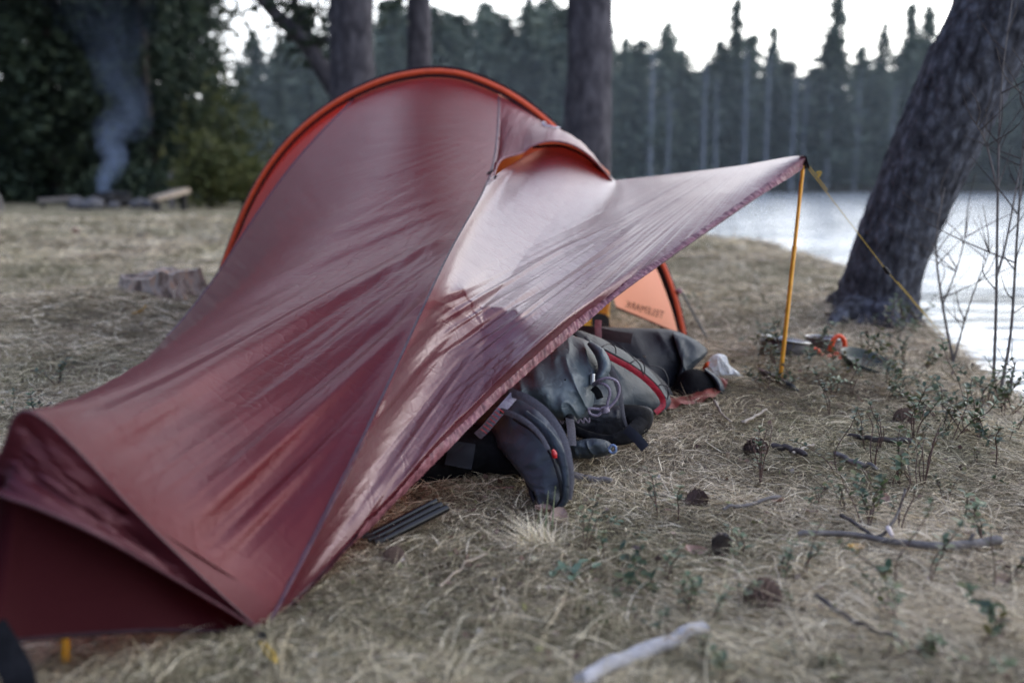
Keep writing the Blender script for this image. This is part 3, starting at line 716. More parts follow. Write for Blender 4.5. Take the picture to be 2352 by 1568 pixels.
# awning pole
tp = P(1845, 380, 2.865); bp = P(1789, 886, 2.85); bp[2] = -.03
pole = thing('awning_pole', 'slim golden-yellow pole propping up the tip of the awning', 'pole', tuple(bp))
cut = tp + (bp - tp) * .36
mb = MB(); mb.tube(np.stack([bp, cut]), .0062, 12); obj('lower_section', mb, M['yellow_pole'], pole)
mb = MB(); mb.tube(np.stack([cut, tp]), .0054, 12); obj('upper_section', mb, M['yellow_pole'], pole)
mb = MB(); mb.tube(np.stack([cut + (tp - cut) * .0, cut + (tp - cut) * .05]), .0072, 12); obj('ferrule', mb, M['yellow_pole'], pole)
mb = MB(); mb.tube(np.stack([tp, tp + [0, 0, .02]]), .004, 8); obj('pole_tip', mb, M['black'], pole)

# guy lines
ge = G(2178, 800, -.12)
ga = P(1857, 388, 2.856); dirg = ge - ga
gl = thing('guy_line', 'thin yellow cord running from the awning tip down past the leaning pine', 'guy line', tuple(ge))
def al(s): return ga + dirg * s
pg = PP([(1857, 388, 2.856), (2035, 620, 3.10), (2105, 702, 3.25), (2192, 800, 3.42)])
gpt = arc(pg, 100)
mb = MB(); mb.tube(gpt, .0011, 6); mb.tube(arc(pg + [0, 0, 0], 40, .55, .82) + [.003, 0, .002], .0012, 6); mb.tube(arc(pg, 20, 0, .10) + [.003, 0, .006], .0011, 6); obj('cord', mb, M['yellow_cord'], gl)
mb = MB(); mb.tube(cr(PP([(1884, 404, 2.88), (1876, 396, 2.87), (1886, 396, 2.87), (1878, 408, 2.88)]), 24), .0022, 6); obj('knot', mb, M['yellow_cord'], gl)
q = PP([(2029, 612, 3.094), (2041, 628, 3.106)])
mb = MB(); mb.tube(q, .008, 8, .6); obj('tensioner', mb, M['black'], gl)
gb = P(1562, 664, 3.76); gd = P(1632, 792, 3.66)
gl2 = thing('guy_line', 'grey cord slanting from the right leg of the hoop to the ground', 'guy line', tuple(gd))
mb = MB(); mb.tube(np.stack([gb, gd]), .0042, 6); obj('cord', mb, M['grey_cord'], gl2)
mb = MB(); mb.tube(np.stack([gb + [-.012, -.01, .0], gb + [.0, -.01, -.014]]), .011, 8); obj('toggle', mb, M['pink'], gl2)
# ------------------------------------------------------------------ gear: packs, bags, pots
def soft(mbx, outline, Yf, tf, tb, rings=26, nper=150, crease=.006, seed=0, cs=40, pw=.5, zmin=None):
    """a stuffed, creased bag grown from its outline: outline px,py ; Yf(px,py) gives depth"""
    o = cr(np.array(outline, float), nper, True); c = o.mean(0)
    s_ = np.sin(np.linspace(np.pi / 2, 0.02, rings))
    def layer(sign, th):
        q = c + (o - c)[None] * s_[:, None, None]
        p_ = P(q[..., 0], q[..., 1], Yf(q[..., 0], q[..., 1]))
        bul = th * (1 - s_ ** 2)[:, None] ** pw
        view = (CAM - p_); view /= np.linalg.norm(view, axis=-1)[..., None]
        u1 = (q[..., 0] * .88 - q[..., 1] * .47) / cs; u2 = (q[..., 0] * .47 + q[..., 1] * .88) / cs
        fold = 1 - 2 * np.abs(vn(u1 * 1.5 + .6 * vn(u1 * .7, u2 * .7, seed + 3), u2 * .42, seed + 11)) ** .8
        nz_ = crease * (.6 * fbm(q[..., 0] / cs, q[..., 1] / cs, seed, 3) + .8 * fold + .35 * (1 - 2 * np.abs(vn(q[..., 0] / cs * .8 + .5 * q[..., 1] / cs, q[..., 1] / cs * .9 - .3 * q[..., 0] / cs, seed + 7))))
        p_ = p_ + view * (sign * bul * (1 + 0) + nz_ * (1 - s_ ** 6)[:, None] * sign)[..., None]
        if zmin is not None: p_[..., 2] = np.maximum(p_[..., 2], zmin)
        return p_
    f_ = layer(1, tf); b_ = layer(-1, tb)
    g_ = np.concatenate([b_[::-1], f_[1:]], 0)
    g_ = np.concatenate([g_, g_[:, :1]], 1)
    mbx.grid(g_)
    return f_
def lin(Y0, gx=0, gy=0, x0=1176, y0=784): return lambda x, y: Y0 + gx * (np.asarray(x) - x0) + gy * (np.asarray(y) - y0)
def limb(mbx, cl, hw, th, n=60, m=28, crease=.004, seed=0, cs=30, sq=1.0):
    """bent padded tube: centreline px,py,Y, half width in photo pixels, thickness in metres"""
    c = cr(np.array(cl, float), n); w = cr(np.array(hw, float)[:, None], n)[:, 0]; t_ = cr(np.array(th, float)[:, None], n)[:, 0]
    d = np.gradient(c[:, :2], axis=0); d /= np.linalg.norm(d, axis=1)[:, None]; nr = np.stack([-d[:, 1], d[:, 0]], -1)
    a = np.linspace(0, 2 * np.pi, m + 1)
    ca_ = np.sign(np.cos(a)) * np.abs(np.cos(a)) ** sq; sa_ = np.sign(np.sin(a)) * np.abs(np.sin(a)) ** sq
    q = c[:, None, :2] + nr[:, None] * (w[:, None] * ca_[None])[..., None]
    Yq = c[:, 2][:, None] - t_[:, None] * sa_[None]
    Yq = Yq - crease * fbm(q[..., 0] / cs, q[..., 1] / cs, seed, 3) * np.sign(sa_)[None]
    g_ = P(q[..., 0], q[..., 1], Yq); mbx.grid(g_)
    for k in (0, -1): mbx.add(np.vstack([g_[k][:-1], g_[k].mean(0)]), [[i, (i + 1) % m, m] for i in range(m)])
    return g_
def strap(name, pts, halfpx, mat, parent, lift=.002, n=80, wdir=None, sub=False):
    c = cr(np.array(pts, float), n); d = np.gradient(c[:, :2], axis=0); d /= np.linalg.norm(d, axis=1)[:, None]
    wv = np.stack([-d[:, 1], 0 * d[:, 0], -d[:, 0]], -1) if wdir is None else wdir
    p_ = P(c[:, 0], c[:, 1], c[:, 2]); m_ = MB(); hw = np.broadcast_to(np.asarray(halfpx, float), (n,)) / F * c[:, 2]
    ribbon(m_, p_, wv, hw, lift, 7, .0004, .0012)
    return obj(name, m_, mat, parent, loc=(0, 0, 0) if sub else None)
def cordp(name, pts, r, mat, parent, n=60, sub=False):
    m_ = MB(); m_.tube(cr(PP(pts), n), r, 7); return obj(name, m_, mat, parent, loc=(0, 0, 0) if sub else None)

bpk = thing('backpack', 'large slate-grey hiking pack lying half under the awning, with a dark red zip', 'backpack', (.10, 2.3, 0))
# body under the awning
m_ = MB(); soft(m_, [(1080, 880), (1180, 810), (1300, 770), (1420, 800), (1520, 870), (1548, 925), (1500, 955), (1380, 975), (1240, 985), (1120, 960)], lin(2.50, .0006, 0, 1300, 880), .05, .22, seed=1); obj('main_compartment', m_, M['pack_dark'], bpk)
# zipped front panel
yp = lin(2.42, .0011, -.0009, 1400, 870)
m_ = MB(); soft(m_, [(1316, 762), (1360, 768), (1405, 790), (1455, 820), (1500, 858), (1530, 898), (1541, 925), (1518, 948), (1470, 950), (1410, 958), (1340, 962), (1330, 900), (1320, 830)], yp, .085, .05, seed=4, crease=.010, cs=46, pw=.6); fp = obj('front_panel', m_, M['pack'], bpk)
yq = lambda x, y, k=.10: yp(x, y) - k
strap('zip', [(1380, 808, yq(1380, 808)), (1410, 824, yq(1410, 824, .112)), (1445, 843, yq(1445, 843, .116)), (1478, 866, yq(1478, 866, .116)), (1503, 890, yq(1503, 890, .108)), (1520, 914, yq(1520, 914, .09)), (1521, 932, yq(1521, 932, .075)), (1504, 948, yq(1504, 948, .05))], 7.0, M['red_zip'], bpk, .003)
strap('zip_flap', [(1386, 802, yq(1386, 802, .098)), (1416, 818, yq(1416, 818, .108)), (1450, 838, yq(1450, 838, .112)), (1484, 862, yq(1484, 862, .112)), (1510, 888, yq(1510, 888, .104)), (1527, 914, yq(1527, 914, .085))], 3.0, M['pack_dark'], bpk, .004)
bung = [(1375, 805), (1400, 790), (1415, 812), (1438, 806), (1444, 838), (1470, 826), (1480, 862), (1506, 852), (1512, 886), (1530, 886), (1532, 918)]
for k in range(0, len(bung) - 2, 4):
    a, b, c = bung[k], bung[k + 1], bung[k + 2]
    cordp('bungee_cord', [(*a, yq(*a, .112)), ((a[0] + b[0]) / 2 - 2, (a[1] + b[1]) / 2 - 3, yq(*a, .118)), (*b, yq(*b, .122)), ((b[0] + c[0]) / 2 + 5, (b[1] + c[1]) / 2 - 4, yq(*c, .122)), (*c, yq(*c, .112))], .0015, M['cord_dark'], bpk, 30)
cordp('bungee_cord', [(1408, 782, 2.36), (1432, 800, 2.34), (1455, 822, 2.34), (1470, 838, 2.35), (1478, 862, 2.37)], .0015, M['cord_dark'], bpk)
cordp('bungee_cord', [(1490, 838, 2.43), (1520, 846, 2.44), (1534, 870, 2.44), (1534, 905, 2.44)], .0015, M['cord_dark'], bpk)
# upper far side of the pack: dark flank with a pale fold
yu = lin(2.82, .0004, -.0006, 1470, 830)
m_ = MB(); soft(m_, [(1290, 752), (1340, 748), (1420, 752), (1490, 754), (1545, 758), (1590, 776), (1624, 802), (1616, 822), (1588, 850), (1565, 885), (1548, 920), (1534, 938), (1490, 900), (1420, 850), (1340, 810), (1290, 790)], yu, .09, .10, seed=9, crease=.010, cs=60, pw=.55); obj('side_flank', m_, M['pack_dark'], bpk)
m_ = MB(); soft(m_, [(1546, 764), (1588, 778), (1622, 803), (1614, 823), (1587, 852), (1563, 887), (1541, 925), (1536, 930), (1552, 880), (1562, 830), (1556, 790)], lambda x, y: yu(x, y) - .05, .05, .06, 18, 110, .010, 12, 30); obj('flank_end', m_, M['pack'], bpk)
strap('band', [(1312, 756, 2.72), (1360, 760, 2.71), (1410, 770, 2.70), (1450, 776, 2.70)], 12, M['maroon'], bpk, .01)
strap('loop', [(1374, 742, 2.68), (1373, 758, 2.66), (1374, 780, 2.66)], 8, M['pink'], bpk, .012, wdir=[1, 0, 0])
strap('dark_strap', [(1300, 762, 2.4), (1322, 776, 2.37), (1342, 792, 2.35)], 6, M['black_fab'], bpk, .01)
# drawstring collar (paler, crumpled)
yc = lin(2.20, .0004, -.0011, 1280, 870)
oc = [(1150, 905), (1172, 872), (1208, 832), (1246, 796), (1288, 764), (1322, 772), (1352, 784), (1374, 806), (1390, 842), (1389, 862), (1374, 880), (1366, 905), (1362, 930), (1350, 952), (1318, 966), (1276, 962), (1236, 944), (1196, 926)]
m_ = MB(); fc_ = soft(m_, oc, yc, .115, .10, 40, 220, .0135, 21, 44, .55); obj('collar', m_, M['pack_light'], bpk)
m_ = MB(); limb(m_, [(1352, 786, 2.23), (1378, 812, 2.20), (1388, 842, 2.18), (1378, 868, 2.17), (1366, 882, 2.17)], [6, 13, 15, 11, 5], [.02, .03, .03, .03, .01], crease=.006); obj('collar_fold', m_, M['pack_light'], bpk)
strap('compression_strap', [(1384, 818, 2.24), (1400, 845, 2.22), (1416, 875, 2.21), (1424, 910, 2.20), (1430, 950, 2.19), (1440, 985, 2.18), (1448, 1012, 2.16)], [7.5] * 30 + list(np.linspace(7.5, 1.6, 50)), M['webbing'], bpk, .012)
# cord lock with looping cord
m_ = MB(); m_.tube(PP([(1362, 858, 2.15), (1361, 884, 2.145)]), .007, 10); obj('cord_lock', m_, M['alu'], bpk)
cordp('draw_cord', [(1362, 882, 2.14), (1374, 874, 2.11), (1398, 868, 2.10), (1418, 878, 2.10), (1422, 900, 2.10), (1412, 922, 2.10), (1396, 938, 2.10), (1385, 944, 2.10), (1372, 954, 2.10), (1356, 950, 2.10), (1352, 940, 2.1), (1362, 938, 2.1), (1384, 941, 2.1)], .0032, M['cord'], bpk, 120)
cordp('draw_cord', [(1363, 884, 2.14), (1380, 880, 2.11), (1396, 888, 2.10), (1401, 904, 2.10), (1396, 922, 2.10), (1394, 938, 2.10)], .0032, M['cord'], bpk, 60)
m_ = MB(); m_.tube(PP([(1389, 934, 2.098), (1392, 946, 2.098)]), .009, 8); obj('cord_knot', m_, M['cord'], bpk)
m_ = MB(); ribbon(m_, cr(PP([(1362, 890, 2.13), (1372, 900, 2.12), (1378, 915, 2.12)]), 12), [1, 0, .6], .008, 0, 5); obj('tab', m_, M['black_fab'], bpk)
zz = [(1282 + 6 * k + (4 if k % 2 else 0), 962 + (10 if k % 2 else 0) - .2 * k, 2.12) for k in range(13)]
cordp('zigzag_cord', zz, .002, M['cord'], bpk, 120)
# lid: padded crescent hanging down to the grass
lp = [(1050, 930, 2.08), (1110, 945, 2.03), (1170, 968, 1.945), (1222, 1015, 1.86), (1257, 1075, 1.80), (1268, 1130, 1.765), (1250, 1182, 1.745)]
lid_g = limb_mb = MB(); gl_ = limb(limb_mb, lp, [24, 46, 62, 68, 60, 46, 16], [.03, .050, .056, .058, .052, .038, .012], 90, 40, .014, 31, 30, .75); ld = obj('lid', limb_mb, M['lid'], bpk)
m_ = MB(); limb(m_, [(1085, 970, 1.99), (1130, 996, 1.94), (1172, 1034, 1.88), (1204, 1084, 1.82), (1222, 1135, 1.78), (1232, 1172, 1.752)], [5, 7, 7, 7, 6, 4], [.006] * 6, 60, 16, .001); obj('lid_piping', m_, M['pack_dark'], ld, loc=(0, 0, 0))
m_ = MB(); limb(m_, [(1205, 948, 1.86), (1252, 990, 1.80), (1288, 1045, 1.745), (1302, 1100, 1.71), (1296, 1150, 1.70), (1276, 1172, 1.71)], [8, 12, 13, 11, 8, 4], [.009] * 6, 70, 18, .004); obj('lid_rim', m_, M['pack'], ld, loc=(0, 0, 0))
cordp('lid_zip', [(1180, 962, 1.853), (1226, 992, 1.793), (1262, 1038, 1.740), (1282, 1090, 1.708), (1289, 1140, 1.700), (1276, 1170, 1.718)], .003, M['black'], ld, 70, True)
m_ = MB(); limb(m_, [(1269, 1032, 1.730), (1273, 1042, 1.720), (1275, 1052, 1.718)], [3.5, 6.5, 4.5], [.006, .008, .006], 16, 12, 0); obj('zip_pull', m_, M['red'], ld, loc=(0, 0, 0))
strap('lid_strap', [(1080, 915, 2.018), (1128, 904, 1.968), (1172, 902, 1.903), (1215, 916, 1.848), (1258, 950, 1.803), (1292, 1000, 1.758), (1309, 1060, 1.718), (1312, 1110, 1.703), (1308, 1145, 1.698)], [10] * 40 + list(np.linspace(10, 4, 40)), M['webbing'], ld, .012, sub=True)
strap('lid_strap', [(1060, 935, 1.998), (1110, 938, 1.928), (1160, 945, 1.853), (1205, 965, 1.803), (1240, 998, 1.763), (1262, 1035, 1.733)], list(np.linspace(8, 5.5, 80)), M['webbing'], ld, .004, sub=True)
strap('stitched_strap', [(1180, 908, 1.878), (1150, 942, 1.863), (1118, 980, 1.878), (1098, 1000, 1.893)], 11, M['lav_web'], ld, .002, sub=True)
m_ = MB()
for i in range(7):
    a = np.array([1150 - 6.5 * i, 942 + 8.0 * i]); m_.tube(PP([(a[0] - 7, a[1] - 5, 1.835), (a[0] + 7, a[1] + 5, 1.835)]), .0009, 4)
obj('stitching', m_, M['red'], ld, loc=(0, 0, 0))
# harness: hip belt and shoulder pads on the grass
m_ = MB(); limb(m_, [(1300, 975, 2.13), (1350, 1000, 2.11), (1405, 1010, 2.10), (1450, 995, 2.12), (1478, 960, 2.17)], [9, 11, 13, 20, 14], [.008, .010, .012, .012, .008], crease=.006, seed=4); obj('hip_belt', m_, M['black_fab'], bpk)
strap('belt_tail', [(1440, 985, 2.07), (1462, 1005, 2.05), (1484, 1030, 2.03)], 12, M['pack_dark'], bpk, .004)
strap('side_strap', [(1308, 960, 2.06), (1312, 990, 2.0), (1314, 1025, 1.97)], 10, M['webbing'], bpk, .002, wdir=[1, 0, 0])
m_ = MB(); limb(m_, [(1300, 955, 2.07), (1312, 964, 2.06), (1322, 970, 2.06)], [10, 12, 8], [.012] * 3, 16, 12, 0); obj('buckle', m_, M['black'], bpk)
m_ = MB(); soft(m_, [(1412, 935), (1460, 930), (1495, 945), (1492, 985), (1470, 1010), (1440, 1005), (1420, 980)], lin(2.27), .05, .06, 16, 90, .004, 41); obj('belt_pad', m_, M['black_fab'], bpk)
m_ = MB(); limb(m_, [(915, 1128, 1.93), (985, 1080, 1.96), (1050, 1050, 1.98), (1115, 1045, 1.98), (1170, 1075, 1.95), (1205, 1110, 1.92)], [24, 52, 64, 66, 45, 20], [.06, .09, .10, .09, .06, .03], 70, 30, .008, 51, 40); obj('shoulder_harness', m_, M['black_fab'], bpk)
m_ = MB(); soft(m_, [(1010, 1010), (1080, 990), (1150, 985), (1200, 1010), (1195, 1050), (1130, 1060), (1050, 1060)], lin(2.06), .06, .12, 16, 90, .006, 55); obj('back_pad', m_, M['black_fab'], bpk)
m_ = MB(); ribbon(m_, cr(PP([(1062, 1015, 1.86), (1058, 1040, 1.855), (1052, 1072, 1.85)]), 12), [1, 0, .1], .026, 0, 6, .002); obj('care_tag', m_, M['pack_dark'], bpk)
m_ = MB(); m_.tube(PP([(1122, 1117, 1.87), (1142, 1121, 1.862), (1182, 1120, 1.85)]), .0028, 8); obj('frame_rod', m_, M['steel'], bpk)

m_ = MB(); soft(m_, [(1270, 940), (1340, 930), (1420, 930), (1490, 935), (1500, 965), (1478, 1000), (1420, 1015), (1340, 1020), (1290, 1000)], lin(2.26, .0003, 0, 1380, 980), .05, .12, 18, 110, .012, 57, 34); obj('lower_compartment', m_, M['pack_dark'], bpk)
# pouch, sack, bag, ground sheet
pch = thing('pouch', 'small grey-green pouch with a blue cord loop lying on the grass under the pack', 'pouch', tuple(P(1355, 1045, 2.02)))
m_ = MB(); soft(m_, [(1302, 1020), (1325, 1012), (1360, 1006), (1395, 1012), (1408, 1028), (1396, 1044), (1360, 1052), (1318, 1052), (1302, 1040)], lin(2.02), .035, .05, 18, 100, .006, 61, 24); obj('bag', m_, M['pack'], pch)
cordp('cord_loop', [(1398, 1030, 1.99), (1406, 1022, 1.985), (1414, 1026, 1.98), (1414, 1036, 1.98), (1406, 1040, 1.985), (1399, 1034, 1.99)], .0028, simple('blue_cord', (.25, .33, .5), (.15, .2, .33), .6, 300), pch, 40)
sk = thing('stuff_sack', 'round black sack with a grey rim resting against the far end of the pack', 'bag', tuple(P(1600, 935, 2.72)))
m_ = MB(); soft(m_, [(1548, 880), (1575, 850), (1610, 850), (1640, 875), (1650, 900), (1642, 922), (1612, 932), (1570, 940), (1530, 938)], lin(2.74), .07, .10, 20, 110, .004, 71); obj('sack', m_, M['black_fab'], sk)
m_ = MB(); limb(m_, [(1618, 848, 2.75), (1645, 872, 2.73), (1655, 900, 2.72), (1640, 925, 2.73)], [4, 8, 9, 5], [.03, .04, .04, .02]); obj('rim', m_, M['pack'], sk)
pb_ = thing('plastic_bag', 'crumpled white translucent plastic bag on the grass beyond the pack', 'plastic bag', tuple(P(1665, 880, 2.95)))
m_ = MB(); soft(m_, [(1618, 845), (1632, 820), (1650, 812), (1668, 818), (1676, 838), (1700, 856), (1712, 868), (1704, 880), (1672, 884), (1645, 876), (1626, 862)], lin(2.95), .04, .05, 26, 150, .022, 81, 16); obj('film', m_, M['plastic_bag'], pb_)
m_ = MB(); limb(m_, [(1614, 848, 2.92), (1622, 838, 2.90), (1628, 830, 2.90)], [3, 5, 2], [.01] * 3, 12, 10, 0); obj('red_print', m_, M['orange'], pb_)
gs = thing('ground_sheet', 'crumpled edge of a red-orange ground sheet poking out under the pack', 'ground sheet', tuple(G(1580, 940)))
u_ = np.linspace(0, 1, 80); ed = cr(np.array([(1492, 952), (1535, 944), (1580, 938), (1630, 930), (1660, 905), (1668, 888)], float), 80); q = G(ed[:, 0], ed[:, 1]); rows = []
for k in range(8):
    w_ = q + np.array([-.03, .09, 0]) * (k / 7 - .12); w_[:, 2] = hgt(w_[:, 0], w_[:, 1]) + .010 + .008 * (vn(u_ * 16, k * .6, 3) + .6) * (k < 7); rows.append(w_)
m_ = MB(); m_.grid(np.array(rows)); obj('sheet', m_, M['orange_cloth'], gs)

# pots by the pole
def lathe(prof, n=40, a0=0): 
    a = np.linspace(0, 2 * np.pi, n + 1); pr = np.array(prof, float); return np.stack([pr[:, 0][:, None] * np.cos(a), pr[:, 0][:, None] * np.sin(a), pr[:, 1][:, None] * np.ones_like(a)], -1)
def pot(lb, px, py, Y, r_, h_, tilt, mat, rimmat, z=None):
    p_ = P(px, py, Y); zb_ = float(hgt(p_[0], p_[1])) - .012
    t_ = thing('cooking_pot', lb, 'pot', (p_[0], p_[1], zb_)); t_.rotation_euler = tilt
    m_ = MB(); m_.grid(lathe([(0.001, .002), (r_ * .8, 0), (r_ * .94, .006), (r_ * .98, .02), (r_, h_), (r_ * .97, h_), (r_ * .94, .02), (r_ * .9, .008), (.001, .006)])); obj('body', m_, mat, t_, loc=(0, 0, 0))
    a = np.linspace(0, 2 * np.pi, 60); m_ = MB(); m_.tube(np.stack([r_ * 1.01 * np.cos(a), r_ * 1.01 * np.sin(a), np.full(60, h_)], -1), .0028, 8); obj('rim', m_, rimmat, t_, loc=(0, 0, 0))
    return t_
p1 = pot('open sooty black cooking pot with a pale rim, left of the awning pole foot', 1797, 812, 3.30, .080, .075, (R(-4), R(9), 0), M['pot'], M['alu'])
p2 = pot('brown cooking pot with orange folding grips, right of the awning pole', 1892, 800, 3.42, .066, .066, (R(-3), R(3), 0), M['pot_brown'], M['alu'])
def grip(pts, r_):
    m_ = MB(); q = cr(PP(pts), 40); m_.tube(q, r_, 10, .6); return obj('grip', m_, M['orange'], p2, loc=None)
for gp_ in ([(1906, 806, 3.28), (1914, 782, 3.28), (1926, 771, 3.28), (1938, 780, 3.28), (1940, 802, 3.28), (1933, 822, 3.28), (1914, 828, 3.28)], [(1858, 806, 3.33), (1872, 802, 3.30), (1886, 812, 3.30), (1892, 826, 3.30)], [(1892, 822, 3.30), (1908, 818, 3.30), (1922, 812, 3.31)]):
    g_ = grip(gp_, .0125); g_.matrix_parent_inverse = Matrix.Identity(4)
    g_.matrix_local = (Matrix.Translation(p2.location) @ p2.rotation_euler.to_matrix().to_4x4()).inverted()
pn = thing('frying_pan', 'dark green shallow pan tipped over in the sprigs right of the orange grips', 'pan', tuple(P(1990, 842, 3.12)))
m_ = MB(); g_ = lathe([(.001, 0), (.075, 0), (.085, .008), (.092, .026), (.090, .026), (.083, .010), (.074, .003), (.001, .003)]); m_.grid(g_); pn0 = obj('dish', m_, M['green'], pn, loc=(0, 0, 0))
m_ = MB(); m_.tube(cr([(.088, 0, .02), (.12, 0, .026), (.15, .0, .022)], 14), .007, 8, .5); obj('handle', m_, M['black'], pn, loc=(0, 0, 0)); pn.rotation_euler = (R(6), R(18), R(-25))
kn = thing('sheath_knife', 'knife with dark brown grip and grey tip at the foot of the awning pole', 'knife', tuple(P(1785, 875, 2.84)))
m_ = MB(); limb(m_, [(1742, 850, 2.90), (1765, 862, 2.86), (1792, 876, 2.82), (1806, 884, 2.80)], [6, 8, 8, 6], [.012] * 4, 30, 14, .001); obj('grip', m_, M['leather'], kn)
m_ = MB(); limb(m_, [(1800, 880, 2.81), (1816, 888, 2.78), (1834, 898, 2.75)], [8, 8, 3], [.010] * 3, 20, 14, .001); obj('sheath', m_, M['pack'], kn)
m_ = MB(); m_.tube(PP([(1742, 846, 2.89), (1775, 862, 2.85), (1808, 880, 2.80)]), .0025, 6); obj('edge', m_, M['alu'], kn)

# trekking poles tucked under the pack
tk = [('upper of the three thin black trekking poles lying under the awning hem', (838, 1234), (975, 1164)), ('middle black trekking pole of the three under the awning hem', (852, 1240), (988, 1172)), ('lower of the three thin black trekking poles, nearest the grass', (868, 1246), (1002, 1179))]
for lb, a, b in tk:
    a3, b3 = G(*a, .012), G(*b, .035); d = b3 - a3
    t_ = thing('trekking_pole', lb, 'trekking pole', tuple(a3), None)
    m_ = MB(); m_.tube(np.stack([a3, b3 + d * .2]), .0062, 12); obj('shaft', m_, M['gloss_black'], t_)
    m_ = MB(); m_.tube(np.stack([a3 - d * .06, a3 + d * .06]), [.0095, .0085], 12); obj('tip_cap', m_, M['black'], t_)
# ------------------------------------------------------------------ sprigs, cones, sticks and leaves on the ground
def leafq(m_, base, d, up, L, w, a):
    d = d / np.linalg.norm(d); s_ = np.cross(d, up); s_ /= np.linalg.norm(s_) + 1e-9; n_ = np.cross(s_, d)
    ts = np.array([0, .2, .45, .7, .9, 1]); ws = np.array([.12, .7, 1, .85, .45, .05]) * w
    mid = base + d[None] * (ts * L)[:, None] - n_[None] * (.18 * L * ts ** 2)[:, None]
    g_ = np.stack([mid - s_ * ws[:, None] + n_ * (ws * .25)[:, None], mid, mid + s_ * ws[:, None] + n_ * (ws * .25)[:, None]], 0); m_.grid(g_, False, a)
def sprig(seed, h, nst, nl, lean, Lf, red=False):
    r = np.random.default_rng(seed); ms, ml = MB(), MB()
    for s_ in range(nst):
        a = r.uniform(0, 6.28); e = np.array([math.cos(a), math.sin(a), 0]) * lean * r.uniform(.5, 1.2); hh = h * r.uniform(.65, 1.1)
        p_ = cr([(0, 0, -.01), e * .25 * hh + [r.normal(0, .004), r.normal(0, .004), hh * .4], e * .6 * hh + [r.normal(0, .006), r.normal(0, .006), hh * .75], e * hh + [0, 0, hh]], 24)
        ms.tube(p_, np.linspace(.0013, .0007, 24), 5)
        for i in range(nl):
            k = int(np.clip(8 + 15 * (i / max(nl - 1, 1)) ** .8 + r.integers(-1, 2), 6, 23)); az = i * 2.4 + r.uniform(0, .6)
            d = np.array([math.cos(az), math.sin(az), r.uniform(.15, .95)])
            leafq(ml, p_[k], d, np.array([0, 0, 1.]), Lf * r.uniform(.7, 1.15), Lf * .28 * r.uniform(.8, 1.1), float(np.clip(r.normal(.4, .25), 0, 1)))
    return ms.mesh('stem'), ml.mesh('leaves') if ml.n else None
protos = [sprig(700 + k, *[(.085, 2, 9, .35, .017), (.11, 2, 11, .3, .018), (.07, 3, 8, .5, .016), (.095, 1, 12, .2, .018), (.12, 3, 10, .45, .019), (.06, 2, 7, .6, .015), (.10, 4, 9, .6, .015), (.075, 1, 7, .7, .020), (.13, 2, 14, .55, .016), (.05, 5, 6, .8, .014)][k]) for k in range(10)]
bare = [sprig(800 + k, [.12, .10, .15][k], [3, 2, 4][k], [1, 2, 2][k], [.25, .35, .3][k], .010) for k in range(3)]
for a, b in protos + bare:
    a.materials.append(M['stem'])
    if b: b.materials.append(M['berry_leaf'])
def put(kind, px, py, label, group, sc=1.0, rz=None, tilt=(0, 0), name='berry_sprig'):
    a, b = kind; g_ = G(px, py); x, y = float(g_[0]), float(g_[1])
    t_ = thing(name, label, 'plant', (x, y, float(hgt(x, y))), group); t_.rotation_euler = (tilt[0], tilt[1], random.uniform(0, 6.28) if rz is None else rz); t_.scale = (sc,) * 3
    o = bpy.data.objects.new('stem', a); COL.objects.link(o); o.parent = t_
    if b: o = bpy.data.objects.new('leaves', b); COL.objects.link(o); o.parent = t_
    return t_
one = [(0, 1512, 1185, 1.0, 'leafy berry sprig standing alone on the straw right of the hanging pack lid'), (3, 1556, 1200, .95, 'berry sprig with a single red stem close right of the one by the pack lid'), (1, 1745, 1100, .9, 'berry sprig over the dark open cone in the middle of the straw'),
       (4, 1340, 1270, .8, 'grey-green sprig just right of the pale grass tuft'), (3, 1385, 1295, .75, 'red-stemmed sprig right of the pale grass tuft, second one out'), (1, 1905, 960, 1.1, 'slim berry sprig with a long bare stem right of the pole foot'),
       (0, 1985, 1030, 1.0, 'berry sprig rising over the dark fallen stick'), (4, 2100, 1010, 1.2, 'tall branching sprig left of the right edge, above the forked twig'), (5, 1700, 1285, 1.0, 'small yellow-green sprig close right of the round grey cone'),
       (3, 2285, 1080, 1.2, 'dark-leaved sprig at the right edge of the straw'), (1, 2135, 1350, 1.0, 'blurred sprig in front of the long grey branch'), (0, 1845, 1330, 1.0, 'blurred sprig left of the pale-ended twig'), (2, 1585, 1400, 1.0, 'blurred dark green sprig above the tip of the pale stick'),
       (2, 2260, 1270, 1.1, 'low sprig beside the right end of the long grey branch'), (5, 1530, 1340, 1.0, 'blurred blue-green leaves low in the straw below the pale tuft'), (4, 95, 1010, .8, 'sprig with dark leaves poking up behind the foot of the tent')]
for k, px, py, sc, lb in one: put(protos[k], px, py, lb, None, sc)
ob_ = [(0, 1745, 1120, 1.0, 'leafless red twigs upright beside the dark cone clump'), (1, 2065, 1230, 1.1, 'leafless red twigs in front of the long dark stick'), (2, 2120, 1120, 1.0, 'tall leafless twigs left of the right edge'), (0, 2010, 1085, 1.0, 'thin leafless twig by the end of the fallen grey stick'), (1, 1955, 905, 1.1, 'leafless twigs beside the green pan')]
for k, px, py, sc, lb in ob_: put(bare[k], px, py, lb, None, sc, name='bare_twig')
rr = np.random.default_rng(77)
